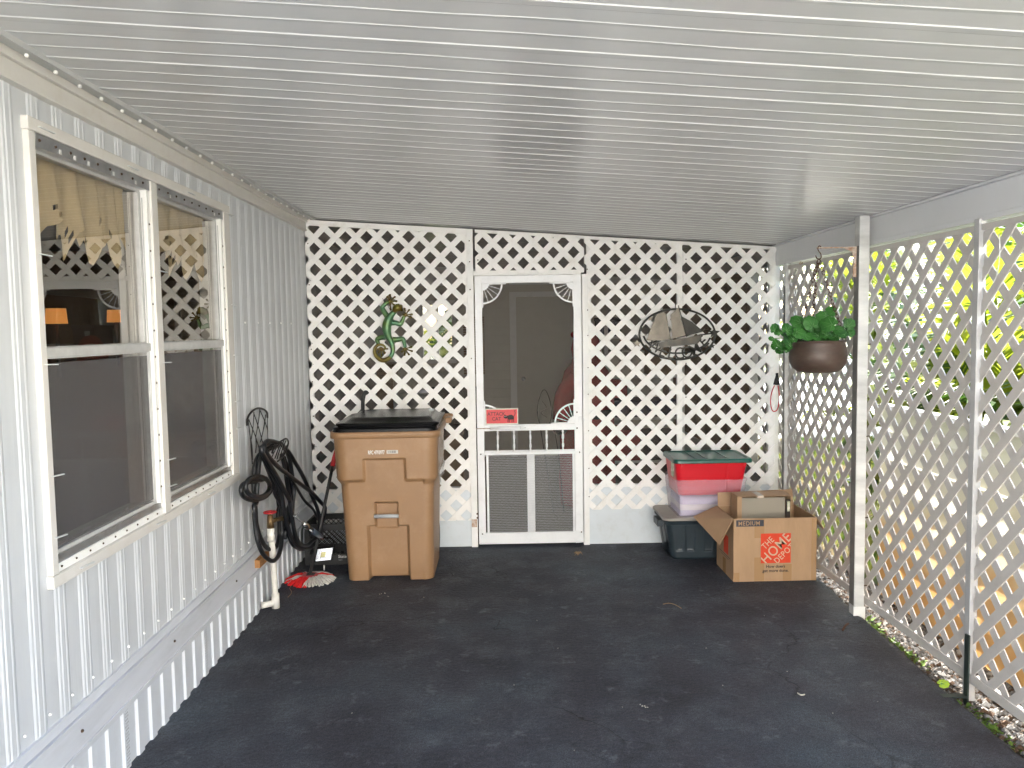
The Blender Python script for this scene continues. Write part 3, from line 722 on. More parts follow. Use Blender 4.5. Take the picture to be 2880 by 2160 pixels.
# ---------------------------------------------------------------- screen door
door = thing('screen_door', (-.15, BY, 0), 'white screen door with corner fans, turned spindles and a mesh guard', 'door')
DY0, DY1 = BY-.018, BY+.014
s = MB(); x0, x1, z0, z1 = -.158, .617, .022, 1.997
s.box(x0, -.106, DY0, DY1, z0, z1); s.box(.562, x1, DY0, DY1, z0, z1)
s.box(-.106, .562, DY0, DY1, 1.943, z1); s.box(-.106, .562, DY0, DY1, .865, .911); s.box(-.106, .562, DY0, DY1, .690, .712); s.box(-.106, .562, DY0, DY1, z0, .105)
s.box(-.106, .562, DY1-.006, DY1, .70, .718)
s.build('door_frame_leaf', M_door, door, bevel=.004)
s = MB()
for (a, b) in ((.911, 1.943), (.712, .865), (.105, .690)): s.add([(-.106, DY1-.003, a), (.562, DY1-.003, a), (.562, DY1-.003, b), (-.106, DY1-.003, b)], [(0, 1, 2, 3)])
s.build('screen', M_screen, door, fix=False)
s = MB()
for k in range(5):
    x = -.008+k*.120; pr = []
    for (r, z) in ((.006, .712), (.008, .722), (.004, .728), (.009, .742), (.010, .758), (.005, .775), (.008, .783), (.005, .790), (.010, .808), (.009, .828), (.004, .842), (.008, .850), (.006, .866)): pr.append((r, z))
    ss = MB(); ss.lathe(pr, (x, DY0+.010, 0), 10); ss.build('spindle', M_door, door)
def fan(cx, cz, sx, sz):
    f = MB(); y = DY0+.008; R1, R2 = .138, .150
    def arc(r0, r1, n=18):
        for i in range(n):
            a0, a1 = (pi/2)*i/n, (pi/2)*(i+1)/n
            pl = [(cx+sx*r*cos(a), cz+sz*r*sin(a)) for r, a in ((r0, a0), (r1, a0), (r1, a1), (r0, a1))]
            f.prism(pl, lambda u, v, w: (u, y+w, v), -.004, .006)
    arc(R1, R2); arc(0.002, .052)
    f.box(min(cx, cx+sx*.175), max(cx, cx+sx*.175), y-.0045, y+.0065, min(cz, cz+sz*.008), max(cz, cz+sz*.008)); f.box(min(cx, cx+sx*.008), max(cx, cx+sx*.008), y-.005, y+.007, min(cz, cz+sz*.175), max(cz, cz+sz*.175))
    for i in range(1, 5):
        a = (pi/2)*i/5; P = [(cx+sx*r*cos(a), y, cz+sz*r*sin(a)) for r in (.050, .062, .075, .085, .1, .115, .127, .14)]
        f.tube(P, [.004, .0022, .0038, .0025, .0045, .0025, .0035, .003], 6)
    f.build('corner_fan', M_door, door)
fan(-.104, 1.942, 1, -1); fan(.560, 1.942, -1, -1); fan(.560, .912, -1, 1); fan(-.104, .912, 1, 1)
# expanded metal guard
s = MB(); gx0, gx1, gz0, gz1 = -.078, .545, .105, .690
s.box(-.094, -.078, DY0-.012, DY0-.001, .10, .70); s.box(gx1-.006, gx1+.010, DY0-.012, DY0-.001, .10, .70)
s.box(-.135, .598, DY0-.013, DY0-.001, .690, .703); s.box(-.135, .598, DY0-.013, DY0-.001, .098, .110)
s.build('guard_frame', M_door, door, bevel=.001)
s = MB(); nx_, nz_ = 66, 46
for j in range(nz_+1):
    z = gz0+.004+(gz1-gz0-.008)*j/nz_; pts = []
    for i in range(nx_*2+1):
        x = gx0+(gx1-gx0)*i/(nx_*2); pts.append((x, DY0-.006, z+(.0038 if (i+j) % 2 else -.0038)))
    vs = []; fs = []
    for p in pts: vs += [(p[0], p[1], p[2]-.0016), (p[0], p[1]-.001, p[2]+.0016)]
    for i in range(len(pts)-1): fs.append((i*2, i*2+2, i*2+3, i*2+1))
    s.add(vs, fs)
for j in range(nz_):
    z = gz0+.004+(gz1-gz0-.008)*(j+.5)/nz_
s.build('metal_guard', mat('mesh_aluminium', (.62, .63, .66), .5), door, fix=False)
s = MB(); s.box(.205, .262, DY1-.012, DY1-.004, .105, .690); s.build('centre_stile', M_door, door)
s = MB(); s.tube([(-.165, DY0-.02, .888), (-.06, DY0-.02, .888)], .003, 6, 1); s.tube([(-.06, DY0-.022, .888), (.165, DY0-.022, .888)], .0125, 12); s.tube([(.165, DY0-.022, .888), (.20, DY0-.02, .889)], .006, 8); s.bar((.19, DY0-.012, .888), (.25, DY0-.004, .890), .016, .006)
s.build('door_closer', [M_door, M_rustlt], door)
s = MB()
for (x, z) in ((-.133, .697), (.592, .699), (-.131, .104), (.600, .104), (.575, .995), (.575, .878)): s.ball((x, DY0-.010, z), .006, 0, 5)
build_each(s, 'screw', M_dark, door)
s = MB(); s.box(.566, .597, DY0-.006, DY0, .868, 1.03); s.box(.588, .612, DY0-.022, DY0, .935, .965); s.tube([(.6, DY0-.02, .95), (.62, DY0-.03, .95), (.628, DY0-.03, .93)], .004, 6)
s.build('handle', M_door, door, bevel=.002)

# warning sign
sg = thing('warning_sign', (.02, DY0, .91), 'red sign reading ATTACK CAT with a black cat, on the screen door', 'sign')
yS = DY0-.004
s = MB(); s.box(-.096, .146, yS, yS+.003, .914, 1.032); s.build('sign_border', mat('sign_border', (.72, .70, .60), .5, var=.2, vscale=30), sg, bevel=.002)
s = MB(); s.box(-.088, .138, yS-.0012, yS, .922, 1.024); s.build('sign_face', mat('sign_red', (.62, .035, .04), .45, var=.1, vscale=20), sg)
M_signink = mat('sign_ink', (.03, .012, .012), .6)
text('ATTACK', .036, (-.080, yS-.0016, .980), (1, 0, 0), (0, 0, 1), M_signink, sg, 'lettering', xs=.92, off=.0004)
text('CAT', .036, (-.048, yS-.0016, .944), (1, 0, 0), (0, 0, 1), M_signink, sg, 'lettering', xs=.95, off=.0004)
s = MB(); q = lambda P: s.prism(P, lambda u, v, w: (u, yS-.0014-w, v), 0, .0006)
q([(.060, .970), (.075, .982), (.096, .985), (.108, .978), (.116, .965), (.108, .950), (.085, .948), (.070, .955)])
q([(.036, .968), (.044, .978), (.050, .986), (.056, .978), (.066, .980), (.068, .965), (.056, .955), (.044, .960)])
for (a, b) in (((.072, .958), (.068, .930)), ((.080, .955), (.080, .930)), ((.100, .955), (.098, .930)), ((.110, .960), (.112, .930))): s.bar((a[0], yS-.0017, a[1]), (b[0], yS-.0017, b[1]), .005, .0006, upv=(0, 1, 0)); s.obox(((a[0]+b[0])/2, yS-.0018, (a[1]+b[1])/2), (.0025, 0, 0), (0, .0002, 0), (0, 0, .015))
s.tube([(p[0], yS-.0018, p[1]) for p in catmull([(.112, .970), (.120, .985), (.124, 1.0), (.118, 1.012), (.126, 1.018)], 4)], .0025, 5)
s.build('cat_silhouette', M_signink, sg)
s = MB(); s.obox((.047, yS-.0024, .972), (.0018, 0, 0), (0, .0002, 0), (0, 0, .0015)); s.obox((.056, yS-.0024, .973), (.0018, 0, 0), (0, .0002, 0), (0, 0, .0015)); s.build('cat_eye', M_white, sg)

# =================================================================== RIGHT LATTICE FENCE
FX = 2.03
def TX(u, v, w): return (FX+.011-w, u, v)
GF = 'lattice fence panels along the open side'
def side_panel(y0, y1, zb, zt, hole, label, p=.1415, rail=True):
    t = thing('lattice_fence', (FX, (y0+y1)/2, 0), label, 'lattice fence', GF)
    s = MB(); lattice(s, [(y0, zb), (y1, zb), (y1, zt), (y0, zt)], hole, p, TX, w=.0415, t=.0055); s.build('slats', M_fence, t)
    s = MB(); s.box(FX-.007, FX-.0005, y0, y1, zb-.012, zb+.03)
    s.box(FX-.007, FX-.0005, y0, y1, zt-.025, zt)
    s.box(FX+.015, FX+.03, y0, y1, zb-.012, zb+.02)
    build_each(s, 'rail', M_fence, t, .001)
    return t
k = 2.03/2.0
side_panel(4.362, 5.56, .066, 2.02, (3.40*k, 1.711-.02), 'lattice fence panel behind the hanging planter, between corner post and main post')
side_panel(3.378, 4.358, .066, 2.02, (3.40*k, 1.711-.02), 'lattice fence panel between the main post and the slim post, palms behind')
side_panel(1.20, 3.33, .066, 2.02, (3.32*k, 1.70), 'lattice fence panel nearest the camera at the right edge of the photo')
s = MB(); 
lt = thing('lattice_fence', (2.10, 5.7, 0), 'narrow strip of lattice fence seen in the gap beside the end wall corner', 'lattice fence', GF)
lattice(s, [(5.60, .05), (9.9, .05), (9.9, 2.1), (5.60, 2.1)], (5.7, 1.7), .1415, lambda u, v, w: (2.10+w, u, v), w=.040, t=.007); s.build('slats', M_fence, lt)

# =================================================================== PORCH ROOM BEHIND
room = thing('porch_room', (0, 10, 0), 'dim screened porch with siding wall behind the end wall lattice', 'porch')
s = MB(); RY = 10.0
ww = (-.92, -.56, 1.24, 1.92)
for (a, b, z0, z1) in ((-1.45, ww[0], 0, 2.42), (ww[1], .22, 0, 2.42), (ww[0], ww[1], 0, ww[2]), (ww[0], ww[1], ww[3], 2.42), (1.1, 2.2, 0, 2.42), (.22, 1.1, 2.03, 2.42)):
    s.box(a, b, RY, RY+.1, z0, z1)
z = .1
while z < 2.3:
    s.box(-.50, .16, RY-.012, RY-.0, z, z+.105); z += .11
s.build('siding_wall', M_inwall, room, bevel=.002)
s = MB(); s.box(.24, 1.08, RY+.0, RY+.06, .0, 2.0); s.build('inner_door', mat('inner_door_white', (.66, .62, .54), .6, var=.05), room)
s = MB(); s.box(.16, .24, RY-.03, RY-.001, 0, 2.06); s.box(1.08, 1.15, RY-.03, RY-.001, 0, 2.06); s.box(.24, 1.08, RY-.03, RY-.001, 2.0, 2.06); build_each(s, 'door_jamb', M_trim, room)
s = MB(); s.ball((.32, RY-.045, .98), .028); s.build('door_knob', M_alu, room)
s = MB()
for i in range(24): s.box(-.42, -.16, RY-.024, RY-.014, 1.05+i*.03, 1.072+i*.03)
s.build('blind', M_wood, room)
s = MB(); a, b, c, d = ww
s.box(a-.05, a, RY-.02, RY+.1, c-.05, d+.05); s.box(b, b+.05, RY-.02, RY+.1, c-.05, d+.05); s.box(a, b, RY-.02, RY+.1, d, d+.05); s.box(a, b, RY-.02, RY+.1, c-.05, c); s.box((a+b)/2-.012, (a+b)/2+.012, RY, RY+.05, c, d)
build_each(s, 'window_frame', M_trim, room)
s = MB(); s.box(2.06, 2.09, 6.45, 9.95, .45, 2.08); 
y = 6.45
while y < 9.9:
    s.box(2.052, 2.06, y, y+.10, .45, 2.0); y += .115
s.build('roll_blind', M_wood, room)
s = MB(); s.add([(-.96, RY+.05, 1.2), (-.5, RY+.05, 1.2), (-.5, RY+.05, 2.0), (-.96, RY+.05, 2.0)], [(0, 1, 2, 3)]); s.build('screen_and_dimmer', mesh_screen('dimming_sheet', (.05, .05, .04), .62), room, fix=False)  # grey see-through sheet added to dim the bright porch window
s = MB(); s.box(2.04, 2.1, 5.93, 5.97, 0, 2.15); s.box(2.04, 2.1, 6.4, 6.44, 0, 2.15); s.box(2.04, 2.1, 5.97, 9.95, .35, .44); s.box(2.04, 2.06, 5.97, 9.95, 0, .35); build_each(s, 'side_frame', M_trim, room)
s = MB(); s.box(-.9, -.2, 9.3, 9.9, .0, .45); s.box(-.9, -.2, 9.8, 9.9, .45, .9); s.build('bench', M_roomd, room)
# red hooded figure
fg = thing('holiday_figure', (.80, 7.2, 0), 'large red padded figure with a black belt standing behind the screen door', 'figure')
s = MB(); prof = [(.02, 0), (.24, .01), (.26, .2), (.25, .45), (.245, .62), (.25, .75), (.25, .95), (.235, 1.1), (.20, 1.22), (.135, 1.30), (.125, 1.34), (.135, 1.42), (.12, 1.50), (.08, 1.57), (.05, 1.60), (.015, 1.61)]
s.lathe(prof, (.80, 7.2, 0), 28, 0, sq=.8); s.ball((.70, 7.05, 1.55), .045, 0, 8, (1.2, 1, .8)); s.build('red_suit', M_redc, fg)
s = MB(); s.lathe([(.252, .80), (.262, .81), (.262, .87), (.252, .88)], (.80, 7.2, 0), 28, sq=.8); s.build('belt', M_blackm, fg)
s = MB(); s.ball((.55, 7.08, .72), .07, 0, 8, (1, 1, .9)); s.build('mitten', M_blackm, fg)
s = MB(); s.tube(catmull([(.70, 7.05, 1.18), (.58, 7.05, 1.02), (.56, 7.07, .80)], 6), [.075]*13, 10); s.build('sleeve', M_redc, fg)
wd = MB(); c = (.40, 6.9)
wd.tube([(c[0]+.06*cos(a)*(1-.3*sin(a)), 6.9, .92+.16*sin(a)) for a in lin(0, 2*pi, 30)], .003, 5); wd.tube([(.34, 6.9, .9), (.40, 6.9, .5), (.47, 6.9, .0)], .003, 5); wd.tube([(.46, 6.9, .9), (.52, 6.9, .5), (.56, 6.9, 0)], .003, 5); wd.tube(catmull([(.38, 6.9, .98), (.42, 6.9, .92), (.37, 6.9, .88), (.42, 6.9, .84)], 5), .002, 5)
tag(wd.build('wire_ornament', M_iron), 'thin dark wire loop ornament seen through the screen door beside the red figure', 'ornament')
# shelf with boxes
sh = thing('shelf_rack', (1.35, 7.8, 0), 'white metal shelf rack behind the right lattice panel', 'shelf')
s = MB()
for x in (1.02, 1.75):
    for y in (7.6, 8.1): s.box(x, x+.035, y, y+.035, 0, 1.65)
build_each(s, 'upright', M_trim, sh); s = MB()
for z in (.3, .72, 1.12, 1.5): s.box(1.02, 1.785, 7.6, 8.135, z, z+.025)
build_each(s, 'shelf', M_trim, sh)
def sbox(x0, x1, z0, z1, m, lb, y0=7.62, nm='storage_box'):
    s = MB(); s.box(x0, x1, y0, y0+.4, z0, z1); s.box(x0-.008, x1+.008, y0-.008, y0+.408, z1-.03, z1+.004); tag(s.build(nm, m, bevel=.006), lb, 'box')
sbox(1.06, 1.36, .325, .62, M_redc, 'dark red box on the second lowest level of the rack behind the lattice')
sbox(1.40, 1.72, .325, .58, M_blackm, 'black box on the lower rack shelf beside the dark red box')
sbox(1.06, 1.72, .746, .90, M_navy, 'long navy blue box with pale letters on the middle rack shelf')
text('WORLD', .10, (1.12, 7.608, .775), (1, 0, 0), (0, 0, 1), M_white, bpy.data.objects['storage_box.002'], 'print')
bpy.data.objects.remove(bpy.data.objects['print'])
sbox(1.06, 1.24, .93, 1.10, M_redc, 'small red box stacked on the navy box behind the lattice')
sbox(1.06, 1.40, 1.146, 1.38, M_inwall, 'pale box on the upper rack shelf behind the ship ornament')
sbox(.98, 1.18, 1.526, 1.70, M_navy, 'navy box on the very top of the rack')
sbox(1.45, 1.72, 1.146, 1.42, M_card, 'plain brown box on the upper rack shelf')
sbox(-1.1, -.75, .02, .95, M_greybar, 'grey upright cabinet behind the left lattice panel', 8.4, 'cabinet')
sbox(-1.3, -1.12, .02, 1.25, M_wood, 'tall narrow brown cabinet in the porch corner by the house wall', 8.6, 'cabinet')
sbox(-.62, -.35, .02, .62, M_cardin, 'low brown crate behind the left lattice panel near the door', 7.4, 'cabinet')

# =================================================================== TRASH BIN
tb = thing('trash_bin', (-.72, 5.4, 0), 'large tan wheeled trash bin with a black lid in front of the lattice', 'trash bin')
BF = 5.062
def bsec(z):
    t = z/.95; xl = -.992-.045*t; xr = -.437+.022*t
    return (xl, xr, BF+.030-.022*t, 5.66+.10*t, .062)
def bdisp(x, y, z, sd, n):
    d = 0.0; front = (n[1] < -.25)
    # mid layer on the whole body, central lower recess on the front
    rec = 0
    if sd == 'f':
        inx = sstep(-.858, -.836, x)*(1-sstep(-.604, -.582, x))
        lo = inx*(1-sstep(.352, .366, z))
        hx = sstep(-.806, -.794, x)*(1-sstep(-.662, -.650, x)); hd = hx*(1-sstep(.500, .520, z))*sstep(.33, .345, z)
        rec = max(lo*(.032 if z > .02 else .09), hd*.045)
        # side channel between the flap edges
    d += .0-rec
    # upper pads
    up_ = sstep(.625+(.02 if sd == 'f' else 0)*1, .672, z)
    if sd == 'f':
        w = .010*(z-.64)/.16
        notch = sstep(-.872+w*0, -.850, x)*(1-sstep(-.612, -.590, x))*(1-sstep(.790, .806, z))
        up_ *= (1-notch)
    if sd in 'fcrl': d += .024*up_
    # wheel arch relief foot
    if sd == 'f' and z < .05: d -= .004
    if z < .04 and sd == 'f':
        pass
    return d
s = MB(); zs = [.002, .008, .016, .024, .03]+lin(.04, .32, 12)+lin(.33, .37, 12)+lin(.38, .49, 10)+lin(.497, .525, 8)+lin(.53, .62, 8)+lin(.625, .68, 14)+lin(.69, .78, 6)+lin(.785, .81, 8)+lin(.82, .94, 8)
shell(s, bsec, zs, bdisp, nf=150, ns=20, nc=8)
# feet at the front corners
s.build('bin_body', M_tan, tb)
s = MB()
def rsec(z): a = bsec(.95); return (a[0]-.040, a[1]+.040, a[2]-.034, a[3]+.03, .075)
shell(s, rsec, [.932, .934, .955, .972, .974], lambda x, y, z, sd, n: -.006 if z in (.932, .974) else 0, nf=40, ns=12, nc=8, capt=True)
s.build('rim', M_tan, tb)
s = MB()
def lsec(z):
    if z < .999: q = (z-.974)/.025; return (-1.062+.004*q, -.392-.004*q, BF-.012+.004*q, 5.78, .07)
    if z < 1.021: return (-1.048, -.382, BF+.015, 5.79, .07)
    q = (z-1.021)/.031; return (-1.00+.04*q, -.42-.03*q, BF+.075+.07*q, 5.76-.03*q, .06)
shell(s, lsec, [.974, .978, .990, .998, 1.0, 1.004, 1.010, 1.018, 1.0205, 1.022, 1.036, 1.048, 1.052], lambda x, y, z, sd, n: (-.012 if z in (1.0, 1.004) else 0)-(.008 if z == 1.052 else 0), nf=40, ns=14, nc=8, capb=False, capt=True)
s.build('lid', M_black, tb)
s = MB(); s.box(-1.02, -.36, 5.74, 5.80, .955, 1.0); s.tube([(-1.05, 5.81, .99), (-.33, 5.81, .99)], .014, 10); s.box(-.385, -.335, 5.66, 5.79, .95, .99)
s.build('hinge', M_tan, tb, bevel=.01)
s = MB(); s.tube([(-.806, BF+.010, .427), (-.650, BF+.010, .427)], .0125, 14); s.build('handle', M_greybar, tb)
for (x) in (-1.0, -.475):
    s = MB(); s.lathe([(.02, -.028), (.115, -.03), (.125, -.02), (.125, .02), (.115, .03), (.02, .028)], (x, 5.72, .125), 28, axis='x'); s.build('wheel', M_blackm, tb)
# label and recycled bag residue
text('RPC 4793977', .034, (-.830, BF-.0165, .833), (1, 0, 0), (0, 0, 1), M_white, tb, 'lettering', xs=.55, off=.0006)
s = MB(); s.box(-.712, -.640, BF-.0165, BF-.0155, .835, .857); s.build('barcode_label', mat('barcode_grey', (.62, .6, .56), .6), tb)
s = MB(); x = -.705
while x < -.65: w = random.choice([.0008, .0014, .002]); s.box(x, x+w, BF-.0172, BF-.0166, .839, .854); x += w+random.choice([.0012, .002])
s.build('barcode', M_ink, tb)
# clear plastic film hanging at right corner
s = MB(); vs = []; 
for i in range(12):
    for k in range(10):
        vs.append((-.402+.016*noise.noise(Vector((i*.5, k*.6, 0)))+.012, 5.12+k*.055, .985-i*.033+.01*noise.noise(Vector((i, k, 5)))))
s.add(vs, [(i*10+k, i*10+k+1, (i+1)*10+k+1, (i+1)*10+k) for i in range(11) for k in range(9)], 0, True)
s.build('plastic_film', mesh_screen('clear_film', (.85, .82, .80), .35, .15), tb, fix=False)

# =================================================================== TOTES
tt = thing('storage_tote', (1.32, 5.6, 0), 'dark slate tote with a taupe lid at the bottom of the stack', 'tote')
def tsec(z): q = z/.28; return (1.19-.045*q, 1.66+.05*q, 5.435-.02*q, 5.80, .05)
def tdis(x, y, z, sd, n):
    if sd == 'f':
        d = 0
        for c in (1.235, 1.315, 1.44, 1.54):
            w = .022+.05*(z/.28)*.3; d -= .008*sstep(c-w-.004, c-w, x)*(1-sstep(c+w, c+w+.004, x))*sstep(.055, .06, z)*(1-sstep(.245, .25, z))
        return d
    if sd == 'l':
        d = 0
        for c in (5.52, 5.66): d -= .006*sstep(c-.03, c-.026, y)*(1-sstep(c+.026, c+.03, y))*sstep(.06, .065, z)*(1-sstep(.24, .245, z))
        return d
    return 0
s = MB(); shell(s, tsec, lin(.0, .05, 4)+lin(.054, .062, 3)+lin(.08, .24, 6)+lin(.245, .25, 3)+[.262], tdis, nf=110, ns=30)
s.build('tote_body', M_tote, tt)
s = MB()
def tl(z): return (1.135, 1.73, 5.405, 5.83, .05)
shell(s, tl, [.245, .248, .272, .275], None, capt=True); s.box(1.10, 1.14, 5.50, 5.64, .215, .262); s.build('lid_skirt', M_tote, tt, bevel=.003)
s = MB(); shell(s, lambda z: (1.125, 1.74, 5.40, 5.832, .05), [.275, .277, .292, .295], lambda x, y, z, sd, n: -.004 if z in (.275, .295) else 0, nf=20, ns=8, capt=True); s.build('lid', M_totelid, tt)

ct = thing('clear_tote', (1.46, 5.6, .295), 'translucent clear plastic tote with folded contents, middle of the stack', 'tote')
def csec(z): q = (z-.296)/.26; return (1.232-.026*q, 1.675+.035*q, 5.43-.012*q, 5.79, .035)
s = MB(); shell(s, csec, lin(.297, .48, 6)+[.485, .49, .50, .54, .545, .556], lambda x, y, z, sd, n: (.004 if z >= .545 else (.0025 if .484 < z < .491 else 0)), nf=40, ns=14); s.build('tote_body', M_clear, ct)
s = MB()
def cont(x0, x1, z0, z1, mi):
    vs = []; n = 16
    for i in range(n+1):
        for k in range(4):
            x = x0+(x1-x0)*i/n; y = 5.46+.3*k/3; vs.append((x, y, z1+.014*noise.noise(Vector((x*14, y*9, z0)))))
    m_ = len(vs)
    for i in range(n+1):
        for k in range(4): vs.append((x0+(x1-x0)*i/n, 5.46+.3*k/3, z0))
    fs = [(i*4+k, i*4+k+1, i*4+k+5, i*4+k+4) for i in range(n) for k in range(3)]+[(i*4, i*4+4, m_+i*4+4, m_+i*4) for i in range(n)]+[(k, k+1, m_+k+1, m_+k) for k in range(3)]
    s.add(vs, fs, mi, True)
cont(1.25, 1.66, .30, .335, 0); cont(1.25, 1.66, .337, .375, 1); cont(1.25, 1.62, .377, .425, 0)
s.build('folded_cloth', [mat('cloth_lavender', (.55, .53, .68), .9), mat('cloth_white', (.75, .73, .74), .9)], ct, fix=False)

rtote = thing('red_tote', (1.46, 5.6, .44), 'bright red tote with a dark green lid on top, nested in the clear tote', 'tote')
def r2(z): q = (z-.445)/.25; return (1.238-.03*q, 1.672+.045*q, 5.442-.02*q, 5.78, .035)
s = MB(); shell(s, r2, lin(.445, .55, 5)+lin(.56, .68, 6), lambda x, y, z, sd, n: (-.004*(1-sstep(.0, .004, abs(x-1.565)-.001)) if sd == 'f' else 0)+(.003 if z > .67 else 0), nf=120, ns=14); s.build('tote_body', M_red, rtote)
s = MB(); shell(s, lambda z: (1.198, 1.742, 5.40, 5.812, .04), [.672, .674, .69, .700], lambda x, y, z, sd, n: -.006 if z == .700 else 0, nf=30, ns=10, capt=False)
shell(s, lambda z: (1.204, 1.736, 5.406, 5.806, .036) if z < .7005 else (1.225, 1.715, 5.425, 5.787, .03), [.700, .7015], None, nf=30, ns=10, capb=False)
shell(s, lambda z: (1.225, 1.715, 5.425, 5.787, .03) if z > .7005 else (1.229, 1.711, 5.429, 5.783, .03), [.7015, .694], None, nf=30, ns=10, capb=False, capt=True)
for x in (1.36, 1.43, 1.58): s.bar((x, 5.44, .6965), (x-.0, 5.77, .6965), .012, .008)
s.build('lid', M_green, rtote)
s = MB(); s.box(1.2055, 1.2085, 5.47, 5.545, .57, .67); s.build('sticker', M_paper, rtote)
s = MB()
for x in (1.25, 1.68): s.box(x, x+.012, 5.403, 5.416, .648, .672)
build_each(s, 'latch', M_red, rtote)

# =================================================================== MOVING BOX
mb_ = thing('moving_box', (1.72, 5.1, 0), 'open medium cardboard moving box printed in orange on its front', 'cardboard box')
bx0, bx1, by0, by1, bz = 1.462, 1.988, 4.915, 5.298, .402; th = .004
s = MB(); s.box(bx0, bx1, by0, by0+th, 0.001, bz); s.box(bx0, bx1, by1-th, by1, 0.001, bz); s.box(bx0, bx0+th, by0+th, by1-th, 0.001, bz); s.box(bx1-th, bx1, by0+th, by1-th, 0.001, bz); s.box(bx0+th, bx1-th, by0+th, by1-th, .001, .008)
s.build('carton', M_card, mb_, bevel=.0015)
def flap(P, nm='flap'):
    P = [Vector(p) for p in P]; n = (P[1]-P[0]).cross(P[3]-P[0]).normalized()*.004
    s = MB(); s.add(P+[p+n for p in P], [(0, 1, 2, 3), (7, 6, 5, 4), (0, 4, 5, 1), (1, 5, 6, 2), (2, 6, 7, 3), (3, 7, 4, 0)]); s.build(nm, M_cardin, mb_)
flap([(bx0, by0+.004, bz), (bx0, by1-.004, bz), (bx0-.155, by1+.01, bz-.075), (bx0-.090, by0-.015, bz-.160)])
flap([(bx1, by0+.004, bz), (bx1, by1-.004, bz), (bx1+.115, by1, bz-.10), (bx1+.098, by0-.01, bz-.145)])
flap([(bx0+.006, by1, bz), (bx1-.006, by1, bz), (bx1-.01, by1+.02, bz+.10), (bx0+.01, by1+.02, bz+.085)])
flap([(bx0+.006, by0-.0005, bz), (bx1-.006, by0-.0005, bz), (bx1-.006, by0+.012, bz-.02), (bx0+.006, by0+.012, bz-.02)])
yF = by0-.0008
def fbox(x0, x1, z0, z1, m, nm, dy=0): s = MB(); s.box(x0, x1, yF-dy-.0003, yF-dy+.0005, z0, z1); return s.build(nm, m, mb_)
fbox(1.594, 1.656, .28, .40, M_tape, 'tape'); fbox(1.594, 1.656, .002, .155, M_tape, 'tape'); fbox(1.775, 1.83, .002, .11, M_tape, 'tape'); fbox(1.465, 1.50, .002, .06, M_tape, 'tape'); fbox(1.955, 1.986, .002, .395, M_tape, 'tape')
fbox(1.478, 1.652, .354, .395, mat('stencil_black', (.06, .06, .075), .7, var=.2, vscale=60), 'print_band', .0006)
text('MEDIUM', .037, (1.4905, yF-.0016, .3615), (1, 0, 0), (0, 0, 1), M_card, mb_, 'lettering', xs=.94, off=.0002, spacing=1.08)
lx0, lx1, lz0, lz1 = 1.634, 1.823, .118, .307
fbox(lx0, lx1, lz0, lz1, M_orange, 'logo_square', .0006)
cx, cz = (lx0+lx1)/2, (lz0+lz1)/2; a = radians(45)
ux, uy = Vector((cos(a), 0, sin(a))), Vector((-sin(a), 0, cos(a)))
def rt_(du, dv): return Vector((cx, yF-.0020, cz))+ux*du+uy*dv
M_cardp = mat('card_print', (.56, .42, .29), .8)
def logotext(sx, size, du, dv, xs, offs, spacing=1.0):
    """diagonal lettering, clipped to the printed square like the stencil on the carton"""
    me = text(sx, size, rt_(du, dv), ux, uy, M_cardp, 'RAW', 'logo_lettering', off=offs, align='CENTER', xs=xs, ext=.0003, spacing=spacing)
    bm = bmesh.new(); bm.from_mesh(me); bmesh.ops.triangulate(bm, faces=bm.faces[:])
    for co, no in (((lx0+.001, 0, 0), (-1, 0, 0)), ((lx1-.001, 0, 0), (1, 0, 0)), ((0, 0, lz0+.001), (0, 0, -1)), ((0, 0, lz1-.001), (0, 0, 1))):
        bmesh.ops.bisect_plane(bm, geom=bm.verts[:]+bm.edges[:]+bm.faces[:], plane_co=co, plane_no=no, clear_outer=True)
    bm.to_mesh(me); bm.free()
    o = bpy.data.objects.new('logo_lettering', me); COL.objects.link(o); o.parent = mb_; o.matrix_parent_inverse = parent_world(mb_).inverted()
logotext('THE', .056, -.012, .042, .78, .0003, 1.10)
logotext('HOME', .090, .0, -.030, .88, .0004, 1.10)
logotext('DEPOT', .054, .012, -.079, .84, .0003, 1.10)
s = MB()
for dv in (-.006, .012):
    s.bar(rt_(-.12, dv)-Vector((0, .0006, 0)), rt_(.12, dv)-Vector((0, .0006, 0)), .0012, .0004, upv=(0, 1, 0))
bpy.data.objects
text('How doers', .0265, (1.7285, yF-.0012, .088), (1, 0, 0), (0, 0, 1), M_inkd, mb_, 'slogan', off=.0003, align='CENTER')
text('get more done.', .0265, (1.7285, yF-.0012, .0605), (1, 0, 0), (0, 0, 1), M_inkd, mb_, 'slogan', off=.0003, align='CENTER')
s = MB(); s.box(bx0-.0008, bx0-.0002, 5.03, 5.13, .14, .26, 0); s.build('side_logo', M_orange, mb_)
s = MB(); s.box(bx0-.0008, bx0-.0002, 4.99, 5.23, .125, .129); s.box(bx0-.0008, bx0-.0002, 5.02, 5.20, .112, .115); s.build('side_print', M_ink, mb_)
s = MB(); s.box(bx0-.0012, bx0-.0004, 5.08, 5.15, .002, .10); s.build('tape', M_tape, mb_)

